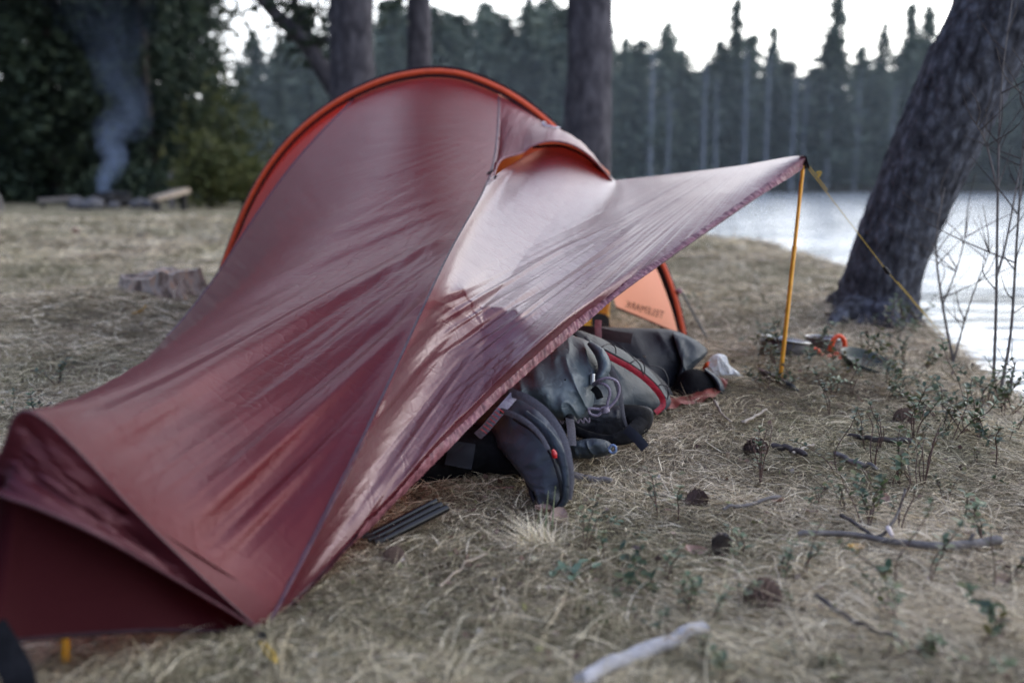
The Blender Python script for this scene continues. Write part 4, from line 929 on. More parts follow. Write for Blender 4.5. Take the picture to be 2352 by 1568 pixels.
zones = [(64, lambda: (rr.uniform(1740, 2130), rr.uniform(815, 915)), 'low glossy berry sprig in the thicket around the pots and the pine root', 'berry sprigs around the pots', 1.0),
         (36, lambda: (rr.uniform(2080, 2345), rr.uniform(895, 1030)), 'low berry sprig in the belt along the top of the right-hand bank', 'berry sprigs along the bank top', 1.0),
         (26, lambda: (rr.uniform(1850, 2345), rr.uniform(1010, 1230)), 'scattered low berry sprig in the straw on the right', 'berry sprigs scattered in the straw on the right', .8),
         (24, lambda: (rr.uniform(1420, 2340), rr.uniform(1330, 1590)), 'blurred low berry sprig close to the camera along the bottom edge', 'berry sprigs near the camera', .75),
         (14, lambda: (rr.uniform(1930, 2140), rr.uniform(735, 800)), 'small berry sprig at the root of the leaning pine', 'berry sprigs at the foot of the leaning pine', 1.1),
         (12, lambda: (rr.uniform(20, 330), rr.uniform(850, 1000)), 'low dark sprig in the grass left of the tent', 'low sprigs left of the tent', .7),
         (10, lambda: (rr.uniform(1600, 1800), rr.uniform(640, 790)), 'faint low sprig in the grass behind the awning pole', 'low sprigs behind the awning pole', .8)]
for n, f_, lb, gr, sc in zones:
    for i in range(n):
        px, py = f_(); put(protos[rr.integers(0, 10)], px, py, lb, gr, sc * rr.uniform(.5, 1.35), None, (rr.normal(0, .3), rr.normal(0, .3)))
# small herb rosettes with rounder leaves
hb = sprig(901, .02, 4, 3, 1.5, .020); hb[0].materials.append(M['stem']); hb[1].materials.append(simple('herb_leaf', (.10, .15, .09), (.06, .10, .05), .5, 60))
for px, py, sc, lb in ((1310, 1330, 1.2, 'pale green herb leaves below the pale grass tuft'), (1400, 1200, .8, 'tiny yellow-green shoot right of the dead leaf'), (1475, 1235, .7, 'small fresh shoot left of the round cone')):
    put(hb, px, py, lb, None, sc, name='herb')

# cones
def cone_mesh(seed, L, r_, open_, rows=11):
    r = np.random.default_rng(seed); m_ = MB()
    prof = lambda t: r_ * np.sin(np.pi * (t * .88 + .09)) ** .75
    m_.grid(np.stack([np.stack([prof(t) * .72 * np.cos(np.linspace(0, 6.2832, 15)), prof(t) * .72 * np.sin(np.linspace(0, 6.2832, 15)), np.full(15, t * L)], -1) for t in np.linspace(0, 1, 12)], 0))
    n = rows * 9
    for i in range(n):
        t = (i + .5) / n; a = i * 2.39996; o_ = np.array([math.cos(a), math.sin(a), 0]); tg = np.array([-math.sin(a), math.cos(a), 0]); pr = prof(t); sl = r_ * (.42 + .35 * open_) * (.6 + .6 * math.sin(math.pi * t)); w_ = r_ * .30
        d = o_ * (.35 + .9 * open_) + np.array([0, 0, .9 - .5 * open_]); d /= np.linalg.norm(d); b = o_ * pr * .74 + [0, 0, t * L]
        up = np.cross(tg, d)
        g_ = np.array([[b - tg * w_ * .5, b + up * .0006, b + tg * w_ * .5], [b + d * sl * .6 - tg * w_, b + d * sl * .65 - up * sl * .12, b + d * sl * .6 + tg * w_], [b + d * sl - tg * w_ * .45, b + d * sl * 1.08 + up * sl * .05, b + d * sl + tg * w_ * .45]]); m_.grid(g_ + r.normal(0, r_ * .02, (1, 1, 3)))
    return m_.mesh('pine_cone')
cc = cone_mesh(1, .040, .0175, .05); co = cone_mesh(2, .042, .017, .9); cc.materials.append(M['cone']); co.materials.append(M['cone_dark'])
def cone(me, px, py, lb, sc=1, rot=(0, 0, 0), dz=.012):
    g_ = G(px, py); o = obj('pine_cone', me, None, None, (float(g_[0]), float(g_[1]), float(hgt(g_[0], g_[1])) + dz - .005)); o.rotation_euler = rot; o.scale = (sc,) * 3; tag(o, lb, 'pine cone')
cone(cc, 1652, 1274, 'round closed grey-brown pine cone standing on the straw', 1.0, (.15, .1, 0), .004)
cone(co, 1720, 1388, 'dark open pine cone near the bottom right, blurred', 1.15, (1.3, .2, .5), .016)
cone(co, 1575, 1168, 'dark open pine cone with spread scales right of the tall sprig', 1.0, (1.5, 0, 1.9), .014)
cone(co, 1708, 1045, 'dark open pine cone in the clump left of the dark stick', 1.1, (1.4, 0, .9), .016)
cone(co, 1735, 1052, 'second dark pine cone of the clump, touching the dark stick', .9, (1.2, .3, 2.6), .014)
cone(co, 2062, 968, 'dark pine cone half sunk in straw beside the grey stick on the right', 1.1, (1.4, 0, .2), .016)
cone(co, 890, 1290, 'small dark cone in the straw below the trekking poles', .75, (1.4, 0, .7), .012)

# sticks
def stick(lb, pts, r0, r1, mat, side=(), dz=.01, name='stick', wob=.004):
    g_ = G([p[0] for p in pts], [p[1] for p in pts]); lift = np.array([p[2] if len(p) > 2 else 0 for p in pts])
    g_[:, 2] = hgt(g_[:, 0], g_[:, 1]) + dz + .010 + lift
    t_ = cr(g_, 60); t_[1:-1, 2] += wob * vn(np.arange(58) * .14, 0, len(lb)); m_ = MB(); gt = tubeg(t_, np.linspace(r0, r1, 60) * (1 + .08 * vn(np.arange(60) * .16, 1, len(lb))), 10)
    gt = t_[:, None] + (gt - t_[:, None]) * (1 + .07 * vn(np.cos(np.arange(11)[None] * .628) * 1.5, np.sin(np.arange(11)[None] * .628) * 1.5 + np.arange(60)[:, None] * .09, 3))[..., None]
    m_.grid(gt)
    for k in (0, -1): m_.add(np.vstack([gt[k][:-1], t_[k]]), [[i, (i + 1) % 10, 10] for i in range(10)])
    if side:
        o = thing(name, lb, 'stick', tuple(t_[0])); obj('stem', m_, mat, o)
        for (k, dx, dy, dz2, rr_, mt) in side:
            q = t_[k] + np.array([[0, 0, 0], [dx * .5, dy * .5, dz2 * .6], [dx, dy, dz2]]); mm = MB(); mm.tube(cr(q, 14), np.linspace(rr_, rr_ * .6, 14), 7); obj('side_twig', mm, mt, o)
    else:
        o = obj(name, m_, mat); tag(o, lb, 'stick')
    return o
stick('thick pale grey stick, blurred, at the bottom edge', [(1330, 1600), (1420, 1548), (1520, 1508), (1618, 1468)], .0105, .0095, M['twig_pale'], dz=.012)
stick('long grey branch with a stubby knot at the lower right', [(1832, 1262), (1960, 1262), (2050, 1280), (2150, 1292), (2220, 1288), (2292, 1280)], .0045, .0075, M['twig'], [(48, .004, .0, .018, .004, M['twig'])], dz=.014)
stick('forked dark twig with a white stripped end, leaning up from the grey branch', [(1930, 1215, .004), (2000, 1262, .004), (2048, 1248, .015), (2075, 1190, .03)], .0035, .002, M['twig_dark'], [(34, -.012, -.05, .004, .005, M['birch_bark'])], dz=.01)
stick('dark brown stick above the bare red twigs', [(1775, 1046), (1812, 1052), (1848, 1072)], .007, .006, M['twig_dark'], dz=.012)
stick('grey fallen stick above the dark twig on the right', [(1918, 1058), (1960, 1078), (2012, 1094)], .006, .0045, M['twig'], dz=.012)
stick('dark stick lying level on the right, below the tall sprig', [(1948, 1018), (2010, 1030), (2092, 1036)], .005, .007, M['twig_dark'], dz=.012)
stick('short weathered root emerging right of the hanging pack lid', [(1312, 1104), (1350, 1112), (1402, 1120)], .010, .006, M['twig'], dz=.006)
stick('thin grey twig left of the round cone\'s yellow sprig', [(1660, 1196), (1720, 1186), (1790, 1170)], .003, .0035, M['twig'], dz=.012)
stick('long thin twig crossing the blurred straw at the lower right', [(1870, 1420), (1960, 1475), (2075, 1530)], .0035, .0022, M['twig_dark'], dz=.02)
stick('straight blond straw stalk left of the pale stick', [(1590, 1300 + 190), (1500, 1520)], .0014, .001, M['wood_new'], dz=.02, name='straw_stalk')
stick('pale straw stalk lying below the trekking poles', [(1010, 1385), (1070, 1340), (1120, 1318)], .0014, .001, M['wood_new'], dz=.02, name='straw_stalk')
stick('pale wood splinter on the straw left of the pole foot sprig', [(1706, 988), (1760, 962)], .004, .003, M['litter_white'], dz=.01, name='splinter')
stick('curled pale wood shaving on the straw right of the pack', [(1640, 945), (1655, 968), (1678, 990)], .004, .002, M['litter_white'], dz=.012, name='splinter')
stick('blond chip of wood beside the dark brown stick', [(1820, 1066), (1850, 1050), (1868, 1040)], .004, .003, M['litter_white'], dz=.012, name='splinter')

# dead leaves
def dleaf(lb, px, py, L, w, mat, rz, curl=.4, dz=.012):
    g_ = G(px, py); r = np.random.default_rng(int(px)); u = np.linspace(-1, 1, 12); v_ = np.linspace(-1, 1, 9)
    U_, V_ = np.meshgrid(u, v_, indexing='ij'); wx = w * np.sqrt(np.clip(1 - U_ ** 2, .02, 1)) * (1 - .15 * U_) * (1 + .10 * np.sin(U_ * 14 + np.sign(V_)))
    g3 = np.stack([U_ * L, V_ * wx, curl * (V_ ** 2 * w + .5 * U_ ** 2 * L) + .12 * L * vn(U_ * 2 + px, V_ * 2, 4)], -1)
    m_ = MB(); m_.grid(g3, False, r.random()); o = obj('dead_leaf', m_, mat, None, (float(g_[0]), float(g_[1]), float(hgt(g_[0], g_[1])) + dz)); o.rotation_euler = (r.normal(0, .3), r.normal(0, .3), rz); tag(o, lb, 'leaf')
dleaf('curled pinkish-brown dead leaf at the foot of the pack lid', 1262, 1186, .028, .016, M['leaf_dead'], .4, .5)
dleaf('second brown leaf tucked under the curled one by the pack lid', 1282, 1202, .024, .015, M['leaf_dead'], 1.2, .35)
dleaf('bright yellow leaf lying on the grey branch', 1964, 1276, .016, .010, M['leaf_yellow'], .3)
dleaf('reddish leaf left of the round cone', 1596, 1272, .020, .010, M['leaf_dead'], .2)
dleaf('pale pink leaf right of the bare red twigs in front of the dark stick', 2030, 1170, .018, .012, M['leaf_dead'], .9)
dleaf('brown leaf on the thin grey twig', 1785, 1168, .016, .010, M['leaf_dead'], 2.)
dleaf('whitish curled leaf above the long grey branch', 1862, 1196, .012, .008, M['leaf_dead'], 2.7)
dleaf('pale pink blurred leaf near the bottom right', 2040, 1420, .018, .012, M['leaf_dead'], 1.4)
dleaf('orange-brown leaf near the right edge bottom', 2300, 1350, .018, .010, M['leaf_dead'], 1.1)
dleaf('small yellow leaf on the grass behind the tent foot', 326, 772, .03, .018, M['leaf_yellow'], .5)
dleaf('small white leaf behind the stump on the clearing', 328, 552, .07, .05, M['litter_white'], .5, .6, .05)
dleaf('brown leaf on the clearing left of the white one', 175, 548, .06, .04, M['leaf_dead'], 1.5, .6, .05)

# pale grass tuft beside the pack lid
r = np.random.default_rng(99); nb = 620; tx = G(1245, 1262); a = r.uniform(0, 6.28, nb); L = r.uniform(.05, .11, nb); el = np.clip(r.normal(.55, .35, nb), .02, 1.4); k = 7; tt_ = np.linspace(0, 1, k)
rt = np.stack([tx[0] + r.normal(0, .016, nb), tx[1] + r.normal(0, .016, nb), np.zeros(nb)], -1); rt[:, 2] = hgt(rt[:, 0], rt[:, 1]); p_ = np.zeros((nb, k, 3)); p_[:, 0] = rt
az_ = np.where(r.random(nb) < .5, 2.2 + r.normal(0, .6, nb), a)
for i in range(1, k):
    e = el - 1.5 * tt_[i] * r.uniform(.4, 1, nb); p_[:, i] = p_[:, i - 1] + np.stack([np.cos(az_) * np.cos(e), np.sin(az_) * np.cos(e), np.sin(e)], -1) * (L / (k - 1))[:, None]; p_[:, i, 2] = np.maximum(p_[:, i, 2], rt[:, 2] + .003)
sd = np.stack([-np.sin(az_), np.cos(az_), 0 * az_], -1); wt = .0007 * np.array([1, 1, .9, .8, .6, .4, .1])
v_ = np.stack([p_ - sd[:, None] * wt[None, :, None], p_ + sd[:, None] * wt[None, :, None]], 2).reshape(-1, 3); bs = (np.arange(nb) * 2 * k)[:, None]
f_ = np.concatenate([bs + [[2 * i, 2 * i + 1, 2 * i + 3, 2 * i + 2]] for i in range(k - 1)], 0)
tf = obj('grass_tuft', mesh_np('grass_tuft', v_, f_, True, {'rnd': np.repeat(np.clip(r.normal(.75, .2, nb), 0, 1), 2 * k), 'hue': np.repeat(r.random(nb), 2 * k)}), M['straw']); tag(tf, 'pale bristly grass tuft in the straw below the hanging pack lid', 'grass tuft')
# a few upright green blades in front of the lid
gb_ = [(1222, 1215, 1190), (1232, 1225, 1170), (1252, 1222, 1125), (1268, 1218, 1115), (1240, 1205, 1150)]
t_ = thing('grass_clump', 'few tall upright pale green blades right in front of the pack lid', 'grass clump', tuple(G(1245, 1215)))
gm = simple('green_blade', (.30, .34, .20), (.20, .24, .13), .5, 60)
for px, py, top in gb_:
    b_ = G(px, py); Yb = float(b_[1]); m_ = MB(); ribbon(m_, cr(np.vstack([[b_], PP([(px + 3, (py + top) / 2, Yb), (px + 8, top, Yb - .01)])]), 14), [1, 0, 0], np.linspace(.0018, .0005, 14), 0, 3); obj('blade', m_, gm, t_)
# ------------------------------------------------------------------ trees
def conifer_crown(seed, H, rad, start, whorls, per, clump, droop=.35, irregular=.35, fill=1.0, top_pow=.9):
    """needle sprays set along drooping branches; many small faces, gaps between"""
    r = np.random.default_rng(seed); V_, F_, A_ = [], [], []; n = 0
    for w in range(whorls):
        s = (w + r.random() * .8) / whorls
        z = start + (H - start) * s ** .92
        L0 = rad * (1 - s) ** top_pow * (1 + irregular * r.normal() * .5) + clump * .4
        for b in range(per):
            if r.random() > fill: continue
            az = r.uniform(0, 2 * np.pi); L = L0 * r.uniform(.55, 1.15)
            m = max(2, int(L / clump * 1.8))
            tt = (np.arange(m) + r.random(m)) / m
            rr = L * tt; zz = z + L * (.12 * tt - droop * tt ** 2) + r.normal(0, clump * .25, m)
            c = np.stack([np.cos(az) * rr, np.sin(az) * rr, zz], -1) + r.normal(0, clump * .22, (m, 3))
            sz = clump * r.uniform(.45, 1.0, m) * (1.15 - .45 * tt)
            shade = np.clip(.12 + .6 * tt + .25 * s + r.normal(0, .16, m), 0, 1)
            for q in range(2):
                d1 = np.stack([np.cos(az + r.normal(0, .7, m)), np.sin(az + r.normal(0, .7, m)), r.normal(-.25, .35, m)], -1); d1 /= np.linalg.norm(d1, axis=1)[:, None]
                d2 = np.cross(d1, r.normal(0, 1, (m, 3)) + [0, 0, .6]); d2 /= np.linalg.norm(d2, axis=1)[:, None] + 1e-9
                a = d1 * sz[:, None] * 1.1; bb = d2 * sz[:, None] * .42
                q4 = np.stack([c - a * .5, c + bb, c + a * .8, c - bb], 1)
                V_.append(q4.reshape(-1, 3)); F_.append(np.arange(m * 4).reshape(m, 4) + n); A_.append(np.repeat(shade, 4)); n += m * 4
    return mesh_np('crown', np.concatenate(V_), np.concatenate(F_), False, {'rnd': np.concatenate(A_)})

def trunk_mesh(H, r0, seed=0, lean=(0, 0), n=14, rings=24, wig=.04, taper=.85, flare=.35, rough=.03):
    tt = np.linspace(0, 1, rings)
    pts = np.stack([lean[0] * tt * H + wig * vn(tt * 4, 0, seed) * H * .1, lean[1] * tt * H + wig * vn(tt * 4, 5, seed) * H * .1, tt * H - .15], -1)
    rad = r0 * (1 - taper * tt) * (1 + flare * np.exp(-tt * H / (r0 * 3)))
    g_ = tubeg(pts, rad, n)
    c = pts[:, None]; a = np.arange(n + 1)[None] % n
    g_ = c + (g_ - c) * (1 + rough * 2 * vn(a * .9, tt[:, None] * H * 2.2, seed + 3))[..., None]
    m_ = MB(); m_.grid(g_); return m_

def plant_tree(name, label, cat, x, y, crown_me, trunk_me, cm, tm, group=None, rz=None, sc=1.0, z=None):
    t_ = thing(name, label, cat, (x, y, float(hgt(x, y)) if z is None else z), group)
    t_.rotation_euler = (0, 0, random.uniform(0, 6.28) if rz is None else rz)
    t_.scale = (sc, sc, sc) if np.isscalar(sc) else sc
    o1 = obj('trunk', trunk_me, tm, t_, loc=(0, 0, 0))
    if crown_me is not None: obj('crown', crown_me, cm, t_, loc=(0, 0, 0))
    return t_

def xat(px, Y): return float(P(px, 409, Y)[0])
def hat(py, Y, base): return float(P(1176, py, Y)[2]) - base

# --- wood on the left bank
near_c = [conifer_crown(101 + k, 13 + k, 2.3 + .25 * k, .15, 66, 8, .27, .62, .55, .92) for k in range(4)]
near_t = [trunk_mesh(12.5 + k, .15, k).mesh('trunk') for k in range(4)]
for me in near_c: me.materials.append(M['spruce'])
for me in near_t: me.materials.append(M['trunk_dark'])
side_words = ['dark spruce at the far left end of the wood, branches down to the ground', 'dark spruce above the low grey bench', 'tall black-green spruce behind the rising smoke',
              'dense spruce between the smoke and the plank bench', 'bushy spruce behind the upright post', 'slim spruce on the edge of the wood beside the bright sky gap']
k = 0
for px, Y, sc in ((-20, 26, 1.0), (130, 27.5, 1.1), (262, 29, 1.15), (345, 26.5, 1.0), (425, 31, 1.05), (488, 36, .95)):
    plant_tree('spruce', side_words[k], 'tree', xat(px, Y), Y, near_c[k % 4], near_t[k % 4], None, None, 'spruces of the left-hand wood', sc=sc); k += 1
back = thing('spruce', 'shadowy spruce deeper in the wood behind the front row on the left', 'tree', (xat(60, 34), 34, 0), 'spruces deeper in the wood')
obj('trunk', near_t[1], None, back, loc=(0, 0, 0)); obj('crown', near_c[1], None, back, loc=(0, 0, 0))
for px, Y, sc in ((-230, 30, 1.1), (-130, 33, 1.1), (190, 35, 1.2), (320, 38, 1.2), (405, 40, 1.2), (-330, 27, 1.0), (-60, 40, 1.2), (250, 43, 1.3), (120, 41, 1.3)):
    dup(back, (xat(px, Y), Y, float(hgt(xat(px, Y), Y))), random.uniform(0, 6), sc)

def bush(seed, rad, h, n, lf):
    r = np.random.default_rng(seed); u = r.normal(size=(n, 3)); u /= np.linalg.norm(u, axis=1)[:, None]
    rr = r.random(n) ** .45 * (1 + .35 * vn(u[:, 0] * 2.5 + 7, u[:, 2] * 2.5 + u[:, 1] * 2, seed))
    c = u * rr[:, None] * [rad, rad, h * .5] + [0, 0, h * .52]
    a = r.normal(size=(n, 3)); a /= np.linalg.norm(a, axis=1)[:, None]; b = np.cross(a, r.normal(size=(n, 3))); b /= np.linalg.norm(b, axis=1)[:, None]
    s_ = lf * r.uniform(.5, 1.1, n)[:, None]
    q = np.stack([c - a * s_, c + b * s_ * .55, c + a * s_, c - b * s_ * .55], 1)
    return mesh_np('foliage', q.reshape(-1, 3), np.arange(4 * n).reshape(n, 4), False, {'rnd': np.repeat(np.clip(rr * .6 + r.normal(0, .2, n), 0, 1), 4)})
def stems(seed, h, n, sp):
    r = np.random.default_rng(seed); m_ = MB()
    for i in range(n):
        a = r.uniform(0, 6.28); e = np.array([math.cos(a), math.sin(a), 0]) * sp * r.uniform(.3, 1)
        m_.tube(cr([(0, 0, -.05), e * .4 + [0, 0, h * .45], e + [0, 0, h * .85]], 8), np.linspace(.02, .006, 8), 5)
    return m_.mesh('stem')
bsh = [('low yellow-green bush at the foot of the wood beside the plank bench', 478, 20.5, .8, 1.5), ('olive bush close behind the left leg of the hoop', 560, 21.5, 1.0, 1.1),
       ('small green bush under the spruces behind the campfire', 300, 24.5, 1.2, .9), ('tall pale-green young birch clump left of the tent', 520, 25, 1.1, 3.0)]
for i, (lb, px, Y, rd, h_) in enumerate(bsh):
    t_ = thing('bush', lb, 'bush', (xat(px, Y), Y, float(hgt(xat(px, Y), Y))))
    obj('foliage', bush(300 + i, rd, h_, 900, .11), M['bush'] if i != 2 else M['spruce'], t_, loc=(0, 0, 0)); obj('stem', stems(i, h_, 6, rd * .7), M['trunk_dark'], t_, loc=(0, 0, 0))

# --- pines and spruces between the clearing and the river
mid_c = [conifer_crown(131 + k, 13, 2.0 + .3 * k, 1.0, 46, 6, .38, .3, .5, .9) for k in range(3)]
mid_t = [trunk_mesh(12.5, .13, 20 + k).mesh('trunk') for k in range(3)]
for me in mid_c: me.materials.append(M['spruce_mid_haze'])
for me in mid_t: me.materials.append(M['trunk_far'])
midl = [(650, 46, 95, 'grey-green spruce right of the bright sky gap'), (720, 55, 30, 'hazy spruce behind the forked leaning trunk'), (905, 52, 60, 'hazy spruce seen between the twin pines and the next trunk'), (570, 52, 150, 'short spruce at the bottom of the bright sky gap'), (800, 60, 20, 'hazy spruce behind the pair of thick trunks')]
for i, (px, Y, top, lb) in enumerate(midl):
    x = xat(px, Y); b_ = float(hgt(x, Y)); plant_tree('spruce', lb, 'tree', x, Y, mid_c[i % 3], mid_t[i % 3], None, None, 'hazy spruces past the tent', sc=max(.4, hat(top, Y, b_) / 13), z=b_)

# --- thick trunks just behind the tent: crowns are above the frame, a few boughs hang in
def bigpine(lb, px0, px1, py_w, width, Y, H=14, seed=0, hang=None):
    xb_, xt_ = xat(px0, Y), xat(px1, Y); b_ = float(hgt(xb_, Y))
    ztop = hat(0, Y, b_); ln = (xt_ - xb_) / max(ztop, .1)
    r0 = width / F * Y / 2
    t_ = thing('pine_tree', lb, 'tree', (xb_, Y, b_), 'thick pine trunks behind the tent')
    obj('trunk', trunk_mesh(H, r0 * 1.08, seed, (ln, 0), 20, 60, .02, .5, .3, .05), M['pine_mid'], t_, loc=(0, 0, 0))
    cme = conifer_crown(500 + seed, H + 1.5, 2.4, H * .45, 30, 6, .34, .2, .6, .8, .5)
    v_ = np.zeros(len(cme.vertices) * 3, np.float32); cme.vertices.foreach_get('co', v_); v_ = v_.reshape(-1, 3); v_[:, 0] += ln * v_[:, 2]; cme.vertices.foreach_set('co', v_.ravel())
    obj('crown', cme, M['spruce'], t_, loc=(0, 0, 0))
    return t_, r0
T1, _ = bigpine('thick grey pine trunk rising behind the right shoulder of the tent', 1342, 1347, 0, 96, 9.5, seed=1)
T2, _ = bigpine('thickest pine trunk behind the top left of the hoop, split by a dark groove', 812, 828, 0, 86, 11, seed=2)
T3, _ = bigpine('slim straight pine trunk just left of the top of the hoop', 966, 966, 0, 54, 12.5, seed=3)
# second stem of the pair
obj('stem', trunk_mesh(13, .13, 8, (.012, .01), 14, 40, .02, .4, .3, .05), M['pine_mid'], T2, loc=(-.13, .12, 0))
# forked leaning snag
b0 = P(800, 250, 12.0); 
sn = thing('leaning_tree', 'bare forked trunk leaning left behind the hoop, against the pale sky', 'tree', (float(P(905, 420, 12)[0]), 12, float(hgt(float(P(905, 420, 12)[0]), 12))))
mb = MB(); mb.tube(cr(np.vstack([[P(905, 420, 12) * [1, 1, 0]], PP([(850, 330, 12), (760, 190, 12), (706, 105, 12), (640, 40, 12), (590, -10, 12), (520, -60, 12)])]), 60), np.linspace(.14, .05, 60), 12); obj('trunk', mb, M['pine_mid'], sn)
mb = MB(); mb.tube(cr(PP([(706, 105, 12), (700, 60, 12.1), (672, -5, 12.2), (660, -80, 12.2)]), 30), np.linspace(.07, .03, 30), 8); mb.tube(cr(PP([(706, 105, 12), (745, 92, 11.9), (785, 100, 11.8)]), 20), np.linspace(.05, .02, 20), 8); obj('limb', mb, M['pine_mid'], sn)
def sprays(pts, n, lf, spread, seed):
    r = np.random.default_rng(seed); pts = np.asarray(pts); c = pts[r.integers(0, len(pts), n)] + r.normal(0, spread, (n, 3))
    a = r.normal(size=(n, 3)) + [0, 0, -.6]; a /= np.linalg.norm(a, axis=1)[:, None]; b = np.cross(a, r.normal(size=(n, 3))); b /= np.linalg.norm(b, axis=1)[:, None]
    s_ = lf * r.uniform(.5, 1.1, n)[:, None]; q = np.stack([c - a * s_, c + b * s_ * .3, c + a * s_, c - b * s_ * .3], 1)
    return mesh_np('crown', q.reshape(-1, 3), np.arange(4 * n).reshape(n, 4), False, {'rnd': np.clip(r.normal(.5, .25, 4 * n), 0, 1)})
obj('crown', sprays(np.vstack([cr(PP([(620, 20, 12), (690, 50, 12), (740, 20, 12)]), 20), cr(PP([(660, 80, 12), (720, 120, 12.2), (760, 90, 12)]), 14), cr(PP([(560, -20, 12), (640, -10, 12), (760, -30, 12), (900, 10, 12)]), 26)]), 520, .10, .16, 5), M['spruce'], sn)

# --- leaning pine at the water's edge
def leaning():
    pb = G(2010, 735, .02); Yb = pb[1]
    pts = np.vstack([[pb + [0.02, .02, -.22]], PP([(2012, 715, 4.27), (2032, 620, 4.26), (2088, 470, 4.24), (2160, 310, 4.2), (2228, 160, 4.16), (2302, 10, 4.12), (2420, -330, 4.0), (2560, -760, 3.9)])])
    w_ = np.array([112, 100, 86, 88, 95, 97, 98, 95, 90]) * .93
    p_ = cr(pts, 260); rad = np.interp(np.linspace(0, 1, 260), np.linspace(0, 1, 9), w_) / F * 4.3
    nn = 110; g_ = tubeg(p_, rad, nn, nrm=(0, -1, 0)); c = p_[:, None]; a = (np.arange(nn + 1) % nn)[None] * 1.0; s_ = np.linspace(0, 1, 260)[:, None] * 62
    ca_, sa_ = np.cos(a / nn * 6.2832) * 7, np.sin(a / nn * 6.2832) * 7
    nz_ = .5 * fbm(ca_ * 1.3 + s_ * .35, sa_ * 1.3 + s_ * .22, 71, 4) + .5 * np.abs(vn(ca_ * 1.9 + 3, sa_ * 1.9 + s_ * .55, 73)) * 1.2
    rootf = np.exp(-s_ / 3.0) * (.55 + .5 * vn(ca_ * .35, sa_ * .35, 75))
    g_ = c + (g_ - c) * (1 + .10 * nz_ + .36 * rootf)[..., None]
    t_ = thing('leaning_pine', 'big dark-barked pine leaning right at the edge of the riverbank', 'tree', tuple(pb), None)
    m_ = MB(); m_.grid(g_); obj('trunk', m_, M['pine'], t_)
    m_ = MB()
    for q in ([(1985, 700, 4.2), (1935, 690, 4.1), (1900, 700, 4.0)], [(1990, 690, 4.3), (1930, 610, 4.5), (1905, 590, 4.7)], [(2030, 730, 4.1), (2050, 748, 4.0), (2080, 760, 3.9)]):
        qq = PP(q); qq[:, 2] = hgt(qq[:, 0], qq[:, 1]) + [.05, .02, -.04]; m_.tube(cr(qq, 20), np.linspace(.07, .02, 20), 8)
    obj('root', m_, M['pine'], t_)
    obj('crown', sprays(np.array([(4.6, 4.4, 5.6), (4.2, 4.8, 6.0), (5.0, 4.2, 6.2), (4.4, 4.0, 6.6)]), 900, .12, .5, 9), M['spruce'], t_)
leaning()

# --- far shore
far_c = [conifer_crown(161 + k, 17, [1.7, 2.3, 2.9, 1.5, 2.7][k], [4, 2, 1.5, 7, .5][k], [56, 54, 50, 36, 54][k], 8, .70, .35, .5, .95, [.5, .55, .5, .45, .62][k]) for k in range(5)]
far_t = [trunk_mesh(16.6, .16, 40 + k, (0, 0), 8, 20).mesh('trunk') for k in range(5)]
for me in far_c: me.materials.append(M['spruce_far_haze'])
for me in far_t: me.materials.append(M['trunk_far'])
# named individuals: px, py of tip, depth, kind, words
tall = [(1040, 62, 100, 1, 'far-shore spruce with a blunt top right of the slim pine trunk'), (1118, 12, 99, 2, 'broad far-shore spruce above the top of the hoop, twin-topped'), (1212, 4, 98, 0, 'tall narrow far-shore spruce midway between the slim trunk and the thick grey trunk'),
        (1268, 58, 102, 1, 'far-shore spruce just left of the thick grey trunk'), (1432, 92, 98, 0, 'narrow far-shore spruce just right of the thick grey trunk'), (1526, 52, 97, 2, 'rounded far-shore spruce, first big one right of the thick grey trunk'),
        (1680, 8, 98, 0, 'pointed far-shore spruce, tall tip alone against the sky above the awning'), (1765, 62, 100, 3, 'thin sparse far-shore spruce between the two tallest tips'), (1906, -22, 96, 3, 'tallest far-shore spruce, its tip running out of the top edge over a pale bare stem'),
        (2012, 62, 97, 4, 'wide dark far-shore spruce left of the twin spires'), (2072, 12, 98, 0, 'left of the twin narrow spires left of the leaning pine'), (2112, 10, 99, 0, 'right of the twin narrow spires left of the leaning pine'),
        (2166, 22, 100, 1, 'far-shore spruce half hidden by the leaning pine'), (2340, 70, 97, 2, 'far-shore spruce right of the leaning pine at the right edge')]
for px, top, Y, kd, lb in tall:
    x = xat(px, Y); b_ = float(hgt(x, Y)); s_ = hat(top, Y, b_) / 17.0 * random.uniform(.98, 1.02)
    plant_tree('spruce', lb, 'tree', x, Y, far_c[kd], far_t[kd], None, None, 'spruces on the far shore', sc=(s_ * (.75 if kd in (0, 3) else .95), s_ * .9, s_), z=b_)
fill = thing('spruce', 'mid-height spruce lost in the even hazy treeline of the far shore', 'tree', (0, 96, 0), 'even treeline of the far shore')
obj('trunk', far_t[4], None, fill, loc=(0, 0, 0)); obj('crown', far_c[4], None, fill, loc=(0, 0, 0)); first = True
fills = [fill]
for kd in (1, 2, 0):
    f2_ = thing('spruce', 'mid-height spruce lost in the even hazy treeline of the far shore', 'tree', (0, 96, 0), 'even treeline of the far shore')
    obj('trunk', far_t[kd], None, f2_, loc=(0, 0, 0)); obj('crown', far_c[kd], None, f2_, loc=(0, 0, 0)); fills.append(f2_)
used = set()
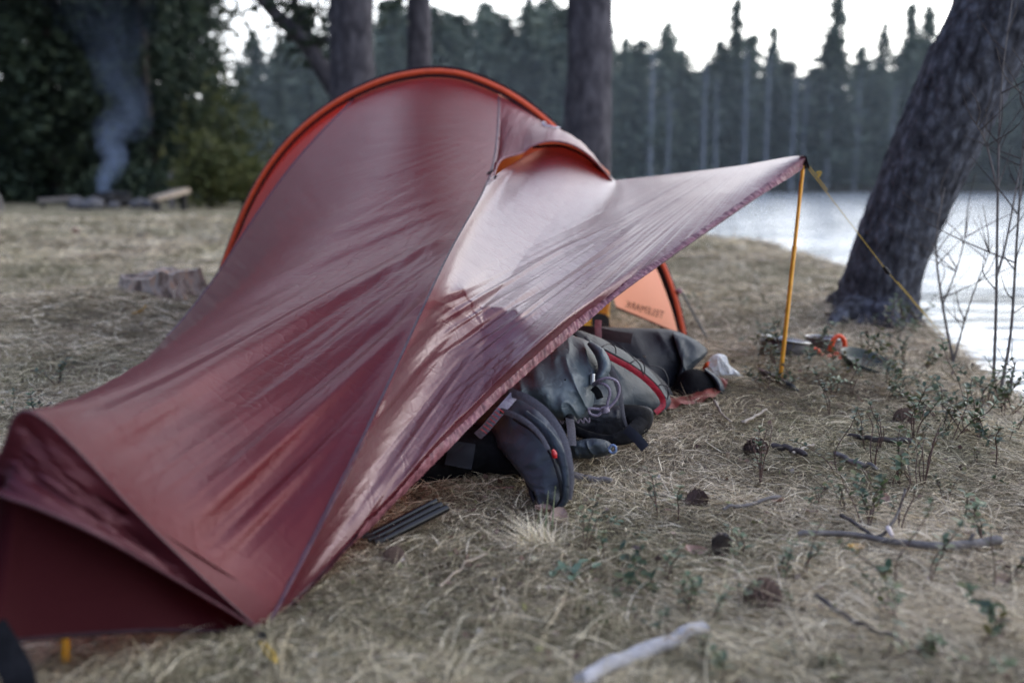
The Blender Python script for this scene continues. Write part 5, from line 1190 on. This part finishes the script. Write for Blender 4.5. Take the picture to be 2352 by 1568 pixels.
for row, (Y, n) in enumerate(((97, 36), (103, 40), (109, 40))):
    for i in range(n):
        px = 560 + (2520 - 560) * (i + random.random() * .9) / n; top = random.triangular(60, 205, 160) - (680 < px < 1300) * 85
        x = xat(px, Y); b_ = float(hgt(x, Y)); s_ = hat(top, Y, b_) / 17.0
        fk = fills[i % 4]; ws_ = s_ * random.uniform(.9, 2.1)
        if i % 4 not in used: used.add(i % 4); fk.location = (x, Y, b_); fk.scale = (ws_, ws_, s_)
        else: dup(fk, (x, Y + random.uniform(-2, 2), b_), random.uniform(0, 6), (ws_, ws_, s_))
# pale bare stems standing along the far shore
ps = [(1490, 2.2, 'pale bare trunk on the far shore under the rounded spruce, left of it'), (1532, 1.4, 'slim pale trunk on the far shore under the rounded spruce, right of it'), (1612, 1.6, 'pale bare trunk on the far shore left of the pointed spruce'),
      (1642, 1.2, 'slim bare trunk on the far shore close left of the pointed spruce'), (1706, 1.5, 'bare trunk on the far shore just right of the pointed spruce'), (1755, 1.5, 'bare trunk on the far shore midway to the awning pole'),
      (1816, 1.6, 'pale straight trunk on the far shore, left one of the pair above the awning tip'), (1842, 1.6, 'pale straight trunk on the far shore, right one of the pair above the awning tip'), (1897, 1.9, 'whitest bare trunk on the far shore, under the tallest spruce'), (1962, 1.0, 'thin bare trunk on the far shore, first right of the whitest one'), (2040, 1.0, 'thin bare trunk on the far shore beside the leaning pine')]
for i, (px, wd_, lb) in enumerate(ps):
    Y = 93.5 + .2 * (i % 3); x = xat(px, Y); b_ = float(hgt(x, Y)); h_ = random.uniform(9, 13)
    t_ = thing('bare_tree', lb, 'tree', (x, Y, b_), 'pale bare trunks on the far shore')
    obj('trunk', trunk_mesh(h_, .13 * wd_, 60 + i, (random.uniform(-.01, .03), 0), 8, 20, .05, .7), M['trunk_far'], t_, loc=(0, 0, 0))
    m_ = MB()
    for j in range(14):
        z_ = h_ * random.uniform(.45, .98); a = random.uniform(0, 6.28); L = random.uniform(.5, 1.4)
        m_.tube(cr([(.0 , 0, z_), (math.cos(a) * L * .5, math.sin(a) * L * .5, z_ + .35 * L), (math.cos(a) * L, math.sin(a) * L, z_ + .5 * L)], 6), np.linspace(.035, .01, 6), 4, cap=False)
    obj('branch', m_, M['trunk_far'], t_, loc=(0, 0, 0))
# distant wood closing the gaps
r = np.random.default_rng(5); n = 15000
x = r.uniform(-75, 95, n); top = 9 + 2.5 * fbm(x / 9, x * 0, 3, 3); z = r.random(n) ** .8 * top; y = r.uniform(114, 122, n)
a = r.normal(size=(n, 3)); a[:, 1] *= .4; a /= np.linalg.norm(a, axis=1)[:, None]; b = np.cross(a, r.normal(size=(n, 3))); b /= np.linalg.norm(b, axis=1)[:, None]
c = np.stack([x, y, z + .4], -1); q = np.stack([c - a * .7, c + b * .5, c + a * .7, c - b * .5], 1)
tl_ = obj('distant_wood', mesh_np('distant_wood', q.reshape(-1, 3), np.arange(4 * n).reshape(n, 4), False, {'rnd': np.repeat(np.clip(r.normal(.3, .2, n), 0, 1), 4)}), M['spruce_far_haze']); tag(tl_, 'dark hazy wood behind the far-shore trees', 'wood', kind='stuff')

# thin saplings on the right-hand bank
def sapling(lb, stems_, twigs, seed):
    st0 = np.array(stems_[0][0]); b_ = P(*st0)
    t_ = thing('sapling', lb, 'sapling', (b_[0], b_[1], b_[2]), 'bare saplings on the bank')
    for s_, r0 in zip(stems_[0:], [.0055, .0042, .0036, .003, .003]):
        m_ = MB(); p_ = cr(PP(s_), 50); m_.tube(p_, np.linspace(r0, r0 * .35, 50), 6); so_ = obj('stem', m_, M['twig'], t_)
    r = np.random.default_rng(seed); m_ = MB()
    for i in range(twigs):
        s_ = cr(PP(stems_[i % len(stems_)]), 50); k = r.integers(12, 48); d = np.array([r.normal(0, .5), r.normal(0, .5), r.uniform(.25, .9)]); L = r.uniform(.08, .26)
        m_.tube(cr([s_[k], s_[k] + d * L * .5, s_[k] + d * L + [r.normal(0, .03), 0, .02]], 8), np.linspace(.0022, .0008, 8), 4, cap=False)
    obj('twig', m_, M['twig_dark'], t_)
sapling('tallest bare sapling at the right edge, standing before the bright water', [[(2282, 880, 2.9), (2288, 700, 2.9), (2292, 440, 2.9), (2300, 200, 2.9), (2330, -40, 2.9)], [(2288, 640, 2.9), (2310, 560, 2.92), (2340, 400, 2.95), (2362, 280, 3.0)], [(2292, 440, 2.9), (2265, 330, 2.9), (2240, 280, 2.88)]], 26, 1)
sapling('second slim sapling at the right edge, close beside the tallest one', [[(2300, 890, 2.85), (2322, 760, 2.85), (2335, 560, 2.85), (2350, 330, 2.86), (2355, 150, 2.86)]], 14, 2)
sapling('wispy sapling with thin spreading twigs between the leaning pine and the tall saplings', [[(2190, 830, 3.3), (2165, 700, 3.3), (2150, 560, 3.3), (2170, 430, 3.3)], [(2190, 830, 3.3), (2230, 690, 3.25), (2280, 560, 3.2)], [(2165, 700, 3.3), (2200, 610, 3.3), (2222, 520, 3.3)]], 26, 3)
sapling('broken dark stub twig at the right edge above the bank', [[(2318, 905, 2.75), (2326, 860, 2.75), (2333, 830, 2.75)]], 2, 5)

# ------------------------------------------------------------------ clearing on the left: campfire, benches, stump
fx = G(248, 474); FXY = (float(fx[0]), 21.0); FZ = float(hgt(*FXY))
fr = thing('campfire', 'smoking campfire ring of dark stones and charred logs in the far clearing', 'campfire', (xat(255, 21), 21, FZ)); fo = np.array(fr.location)
for i in range(11):
    a = i / 11 * 6.283; s_ = random.uniform(.12, .2)
    th_ = np.linspace(0, np.pi, 8)[:, None]; ph = np.linspace(0, 2 * np.pi, 13)[None]
    g_ = np.stack([np.sin(th_) * np.cos(ph), np.sin(th_) * np.sin(ph), np.cos(th_) * np.ones_like(ph) * .75], -1); g_ = g_ * (1 + .3 * vn(g_[..., 0] * 2 + i, g_[..., 1] * 2 + g_[..., 2], i))[..., None] * s_
    m_ = MB(); m_.grid(g_ + [math.cos(a) * .75, math.sin(a) * .75, .08]); obj('stone', m_, M['stone'], fr, loc=(0, 0, 0))
for i in range(4):
    a = i * .8 + .3; m_ = MB(); m_.tube(cr([(-.5 * math.cos(a), -.5 * math.sin(a), .1 + .06 * i), (0, 0, .16 + .05 * i), (.5 * math.cos(a), .5 * math.sin(a), .1 + .05 * i)], 10), .06, 8); obj('log', m_, M['char'], fr, loc=(0, 0, 0))
def bench(lb, x0, y0, x1, y1, Y, dz, mat, th_=.05, w_=.26):
    a, b = P(x0, y0, Y), P(x1, y1, Y + dz); t_ = thing('bench', lb, 'bench', (float(a[0]), Y, float(hgt(a[0], Y))))
    d = b - a; L = np.linalg.norm(d); d /= L; s_ = np.cross(d, [0, 0, 1]); s_ /= np.linalg.norm(s_); up = np.cross(s_, d)
    def box(c, e1, e2, e3, h1, h2, h3):
        m_ = MB(); n = 7; u = np.linspace(-1, 1, n)
        pts_ = []
        prof = [(-1, -1), (-1, 1), (1, 1), (1, -1), (-1, -1)]; prof = np.array([(p0 + (p1 - p0) * f) for p0, p1 in zip(np.array(prof[:-1], float), np.array(prof[1:], float)) for f in (0, .08, .92)] + [np.array([-1., -1])])
        g_ = np.array([[c + e1 * h1 * k + e2 * h2 * q[0] * (.97 if abs(k) > .99 else 1) + e3 * h3 * q[1] * (.97 if abs(k) > .99 else 1) for q in prof] for k in (-1.0, -.985, 0, .985, 1.0)])
        m_.grid(g_)
        for k in (0, -1): m_.add(np.vstack([g_[k][:-1], g_[k].mean(0)]), [[i, (i + 1) % 12, 12] for i in range(12)])
        return m_
    obj('seat', box((a + b) / 2, d, s_, up, L / 2, w_ / 2, th_), mat, t_)
    for f in (.1, .9):
        q = a + (b - a) * f; zb = float(hgt(q[0], q[1])); obj('leg', box(np.array([q[0], q[1], (q[2] - th_ + zb) / 2 - .02]), d, s_, np.array([0, 0, 1.]), .035, w_ * .3, (q[2] - th_ - zb) / 2 + .03), M['char'], t_)
bench('low weathered grey bench left of the campfire', 88, 461, 182, 455, 20.5, .3, M['wood_old'], .04)
bench('fresh pale plank bench right of the campfire, sloping up to the right', 352, 458, 428, 437, 19.0, .6, M['wood_new'], .045)
pp = P(396, 470, 21.5); zb = float(hgt(pp[0], pp[1])); po = thing('post', 'short grey upright post behind the plank bench', 'post', (pp[0], pp[1], zb))
m_ = MB(); m_.tube(cr([(0, 0, -.1), (.01, 0, .35), (.02, 0, hat(390, 21.5, zb))], 14), np.linspace(.07, .06, 14), 9); obj('shaft', m_, M['wood_old'], po, loc=(0, 0, 0))
pp = P(5, 465, 19.0); zb = float(hgt(pp[0], pp[1])); po2 = thing('post', 'small leaning stake at the far left edge of the clearing', 'post', (pp[0], pp[1], zb))
m_ = MB(); m_.tube(cr([(0, 0, -.1), (-.03, 0, .15), (-.08, 0, .32)], 10), .035, 8); obj('shaft', m_, M['wood_old'], po2, loc=(0, 0, 0))

# old stump on its mound
sx0, sy0 = float(P(372, 640, 4.22)[0]), 4.22; sz0 = float(hgt(sx0, sy0))
stp = thing('stump', 'old split grey tree stump on a grassy mound left of the tent', 'stump', (sx0, sy0, sz0))
nn = 90; a = np.linspace(0, 2 * np.pi, nn + 1); rows = []; Hs = .085
pat = vn(np.cos(a) * 2.2, np.sin(a) * 2.2, 5) * .022 + np.abs(vn(np.cos(a) * 7, np.sin(a) * 7, 6)) * -.018
for k, f in enumerate(np.linspace(0, 1, 14)):
    rr = .158 * (1 + .55 * (1 - f) ** 1.6) + pat * (1.1 - .4 * f)
    zt = -.06 + (Hs + .06 + .022 * vn(np.cos(a) * 3, np.sin(a) * 3, 8) + .014 * np.cos(a)) * f
    rows.append(np.stack([rr * np.cos(a), rr * np.sin(a), zt], -1))
top = rows[-1]; c = top.mean(0)
m_ = MB(); m_.grid(np.array(rows)); obj('bark', m_, M['stump'], stp, loc=(0, 0, 0))
rows2 = [c + (top - c) * f + [0, 0, 1] * (.008 * vn(np.cos(a) * f * 8, np.sin(a) * f * 8, 4)[:, None] * (f < 1)) for f in (1, .85, .6, .35, .1, 0.01)]
m_ = MB(); m_.grid(np.array(rows2)); obj('cut_face', m_, M['stump'], stp, loc=(0, 0, 0))

# smoke: nested thin shells, each a faint volume, so the column fades out at its edges
def smoke(name, lb, pts, rads, dens, col):
    p_ = cr(PP(pts), 120); rr = np.interp(np.linspace(0, 1, 120), np.linspace(0, 1, len(rads)), rads)
    z0, z1 = p_[0, 2], p_[-1, 2]
    t = NT(name); t.t.nodes.remove(t.p); pv = t.n('ShaderNodeVolumePrincipled'); pv.inputs['Color'].default_value = (*col, 1)
    ge_ = t.n('ShaderNodeNewGeometry'); sx_ = t.n('ShaderNodeSeparateXYZ'); t.l(ge_.outputs['Position'], sx_.inputs[0])
    zn = t.n('ShaderNodeMapRange'); zn.inputs[1].default_value = z0; zn.inputs[2].default_value = z1; t.l(sx_.outputs['Z'], zn.inputs[0])
    ra = t.ramp(zn.outputs[0], [(0, (1, 1, 1)), (.12, (.55,) * 3), (.35, (.22,) * 3), (.9, (.035,) * 3)])
    n_ = t.noise(ge_.outputs['Position'], 1.6, 4); q = t.n('ShaderNodeMapRange'); q.inputs[1].default_value = .35; q.inputs[2].default_value = .65; q.inputs[3].default_value = .25; q.inputs[4].default_value = 1.5; t.l(n_, q.inputs[0])
    m1 = t.n('ShaderNodeMath', operation='MULTIPLY'); t.l(ra, m1.inputs[0]); t.l(q.outputs[0], m1.inputs[1]); m2 = t.n('ShaderNodeMath', operation='MULTIPLY'); t.l(m1.outputs[0], m2.inputs[0]); m2.inputs[1].default_value = dens
    t.l(m2.outputs[0], pv.inputs['Density']); t.l(pv.outputs[0], t.out.inputs['Volume'])
    root = None
    for sh, f in enumerate((1.25, 1.0, .8, .62, .46, .3)):
        jj = np.arange(120)[:, None]; off = np.stack([vn(jj[:, 0] * .10, sh * 3.1, 5), vn(jj[:, 0] * .10, sh * 2.3, 6), 0 * jj[:, 0]], -1) * rr[:, None] * .42 * (1.2 - f)
        g_ = tubeg(p_ + off, rr * f, 22); c_ = (p_ + off)[:, None]; an = np.arange(23)[None] % 22 / 22 * 6.2832
        g_ = c_ + (g_ - c_) * (1 + .30 * vn(np.cos(an) * 1.3 + jj * .06, np.sin(an) * 1.3 + jj * .10, 7 + sh) + .16 * vn(np.cos(an) * 3 + jj * .2, np.sin(an) * 3 + jj * .27, 27 + sh))[..., None]
        m_ = MB(); m_.grid(g_)
        for k in (0, -1): m_.add(np.vstack([g_[k][:-1], c_[k]]), [[i, (i + 1) % 22, 22] if k == 0 else [(i + 1) % 22, i, 22] for i in range(22)])
        if root is None: root = obj(name, m_, t.m); tag(root, lb, 'smoke', kind='stuff')
        else: obj('wisp', m_, t.m, root, loc=(0, 0, 0))
smoke('smoke', 'pale blue smoke twisting up from the campfire', [(246, 466, 21), (238, 425, 21), (250, 395, 21), (266, 365, 21), (250, 320, 21.2), (262, 290, 21.3), (296, 268, 21.4), (298, 230, 21.5), (272, 180, 21.8), (262, 120, 22), (255, 40, 22.3), (220, -60, 22.6)],
      [.10, .13, .17, .20, .24, .32, .36, .32, .36, .5, .7, .9], .055, (.62, .76, 1.0))

# thin haze of campfire smoke drifting over the river
m_ = MB(); bx_ = np.array([[-40, 24, -.6], [70, 24, -.6], [70, 91, -.6], [-40, 91, -.6], [-40, 24, 9], [70, 24, 9], [70, 91, 9], [-40, 91, 9.]])
m_.add(bx_, [[0, 3, 2, 1], [4, 5, 6, 7], [0, 1, 5, 4], [1, 2, 6, 5], [2, 3, 7, 6], [3, 0, 4, 7]])
t = NT('haze'); t.t.nodes.remove(t.p); vs_ = t.n('ShaderNodeVolumeScatter'); vs_.inputs['Color'].default_value = (.78, .90, 1, 1); vs_.inputs['Density'].default_value = .0009; vs_.inputs['Anisotropy'].default_value = .2
t.l(vs_.outputs[0], t.out.inputs['Volume']); o = obj('haze', m_.mesh('haze', False), t.m); tag(o, 'thin blue haze of smoke drifting over the river', 'haze', kind='stuff')
# ------------------------------------------------------------------ light, sky, camera
W = bpy.data.worlds.new('World'); scene.world = W; W.use_nodes = True
nt = W.node_tree; bg = nt.nodes['Background']
sky = nt.nodes.new('ShaderNodeTexSky'); sky.sky_type = 'NISHITA'; sky.sun_disc = False
SUN_EL, SUN_AZ = R(24), R(55)        # azimuth clockwise from +Y: ahead and to the right, over the river
sky.sun_elevation = SUN_EL; sky.sun_rotation = SUN_AZ
tcw = nt.nodes.new('ShaderNodeTexCoord'); sp = nt.nodes.new('ShaderNodeSeparateXYZ'); nt.links.new(tcw.outputs['Generated'], sp.inputs[0])
rp = nt.nodes.new('ShaderNodeValToRGB'); nt.links.new(sp.outputs['Z'], rp.inputs[0])
e = rp.color_ramp.elements; e[0].position = 0; e[0].color = (1, .985, .965, 1); e[1].position = 1; e[1].color = (.60, .69, 1.0, 1)
m = e.new(.22); m.color = (.93, .96, 1, 1); m = e.new(.5); m.color = (.78, .85, 1, 1)
nz = nt.nodes.new('ShaderNodeTexNoise'); nz.inputs['Scale'].default_value = 2.2; nz.inputs['Detail'].default_value = 5
mpw = nt.nodes.new('ShaderNodeMapping'); mpw.inputs['Scale'].default_value = (1, 1, 3); nt.links.new(tcw.outputs['Generated'], mpw.inputs[0]); nt.links.new(mpw.outputs[0], nz.inputs['Vector'])
mrw = nt.nodes.new('ShaderNodeMapRange'); mrw.inputs[1].default_value = .3; mrw.inputs[2].default_value = .7; mrw.inputs[3].default_value = .86; mrw.inputs[4].default_value = 1.12; nt.links.new(nz.outputs[0], mrw.inputs[0])
# brighter over the river (+x,+y) than over the wood
dt = nt.nodes.new('ShaderNodeVectorMath'); dt.operation = 'DOT_PRODUCT'; dt.inputs[1].default_value = (.82, .57, 0); nt.links.new(tcw.outputs['Generated'], dt.inputs[0])
mr = nt.nodes.new('ShaderNodeMapRange'); mr.inputs[1].default_value = -1; mr.inputs[2].default_value = 1; mr.inputs[3].default_value = .06; mr.inputs[4].default_value = 2.3; nt.links.new(dt.outputs['Value'], mr.inputs[0])
mm = nt.nodes.new('ShaderNodeMath'); mm.operation = 'MULTIPLY'; nt.links.new(mrw.outputs[0], mm.inputs[0]); nt.links.new(mr.outputs[0], mm.inputs[1])
# low sky behind camera dimmed to shade camera-facing sides; forest only assumed, zenith kept
mz = nt.nodes.new('ShaderNodeMapRange'); mz.interpolation_type = 'SMOOTHSTEP'; mz.inputs[1].default_value = .42; mz.inputs[2].default_value = .95; nt.links.new(sp.outputs['Z'], mz.inputs[0])
lz = nt.nodes.new('ShaderNodeMix'); nt.links.new(mz.outputs[0], lz.inputs[0]); nt.links.new(mr.outputs[0], lz.inputs[2]); lz.inputs[3].default_value = 1.0
nt.links.new(lz.outputs[0], mm.inputs[1])
# cooler on the shaded side
ct = nt.nodes.new('ShaderNodeMix'); ct.data_type = 'RGBA'; mrc = nt.nodes.new('ShaderNodeMapRange'); mrc.inputs[1].default_value = -.8; mrc.inputs[2].default_value = .6; nt.links.new(dt.outputs['Value'], mrc.inputs[0])
nt.links.new(mrc.outputs[0], ct.inputs[0]); ct.inputs[6].default_value = (.62, .74, 1.0, 1); ct.inputs[7].default_value = (1.0, .985, .95, 1)
tm = nt.nodes.new('ShaderNodeVectorMath'); tm.operation = 'MULTIPLY'; nt.links.new(rp.outputs[0], tm.inputs[0]); nt.links.new(ct.outputs[2], tm.inputs[1])
sc1 = nt.nodes.new('ShaderNodeVectorMath'); sc1.operation = 'SCALE'; nt.links.new(tm.outputs[0], sc1.inputs[0]); nt.links.new(mm.outputs[0], sc1.inputs['Scale'])
sc2 = nt.nodes.new('ShaderNodeVectorMath'); sc2.operation = 'SCALE'; sc2.inputs['Scale'].default_value = 22.0; nt.links.new(sc1.outputs[0], sc2.inputs[0])
ad = nt.nodes.new('ShaderNodeVectorMath'); nt.links.new(sc2.outputs[0], ad.inputs[0]); sk = nt.nodes.new('ShaderNodeVectorMath'); sk.operation = 'SCALE'; sk.inputs['Scale'].default_value = .30; nt.links.new(sky.outputs[0], sk.inputs[0]); nt.links.new(sk.outputs[0], ad.inputs[1])
nt.links.new(ad.outputs[0], bg.inputs['Color']); bg.inputs['Strength'].default_value = .074
sl = bpy.data.lights.new('sun', 'SUN'); sl.energy = .5; sl.angle = R(18); sl.color = (1, .95, .88)
so = bpy.data.objects.new('sun', sl); COL.objects.link(so)
dirv = Vector((math.sin(SUN_AZ) * math.cos(SUN_EL), math.cos(SUN_AZ) * math.cos(SUN_EL), math.sin(SUN_EL)))
so.rotation_euler = dirv.to_track_quat('Z', 'Y').to_euler(); so.location = (0, 0, 20)

cd = bpy.data.cameras.new('camera'); cam = bpy.data.objects.new('camera', cd); COL.objects.link(cam)
cam.location = (0, 0, EYE); cam.rotation_euler = (math.pi / 2 - PITCH, 0, 0)
cd.sensor_width = 36; cd.lens = 35; cd.clip_start = .05; cd.clip_end = 2000
cd.dof.use_dof = True; cd.dof.focus_distance = 2.12; cd.dof.aperture_fstop = 2.0; cd.dof.aperture_blades = 9
scene.camera = cam
scene.view_settings.view_transform = 'Standard'; scene.view_settings.look = 'None'; scene.view_settings.exposure = 0
scene.render.engine = 'CYCLES'; scene.cycles.use_denoising = True; scene.cycles.denoising_prefilter = 'FAST'; scene.cycles.denoising_input_passes = 'RGB_ALBEDO_NORMAL'; scene.cycles.max_bounces = 8; scene.cycles.transparent_max_bounces = 12
scene.cycles.volume_step_rate = 2.0; scene.cycles.volume_max_steps = 128
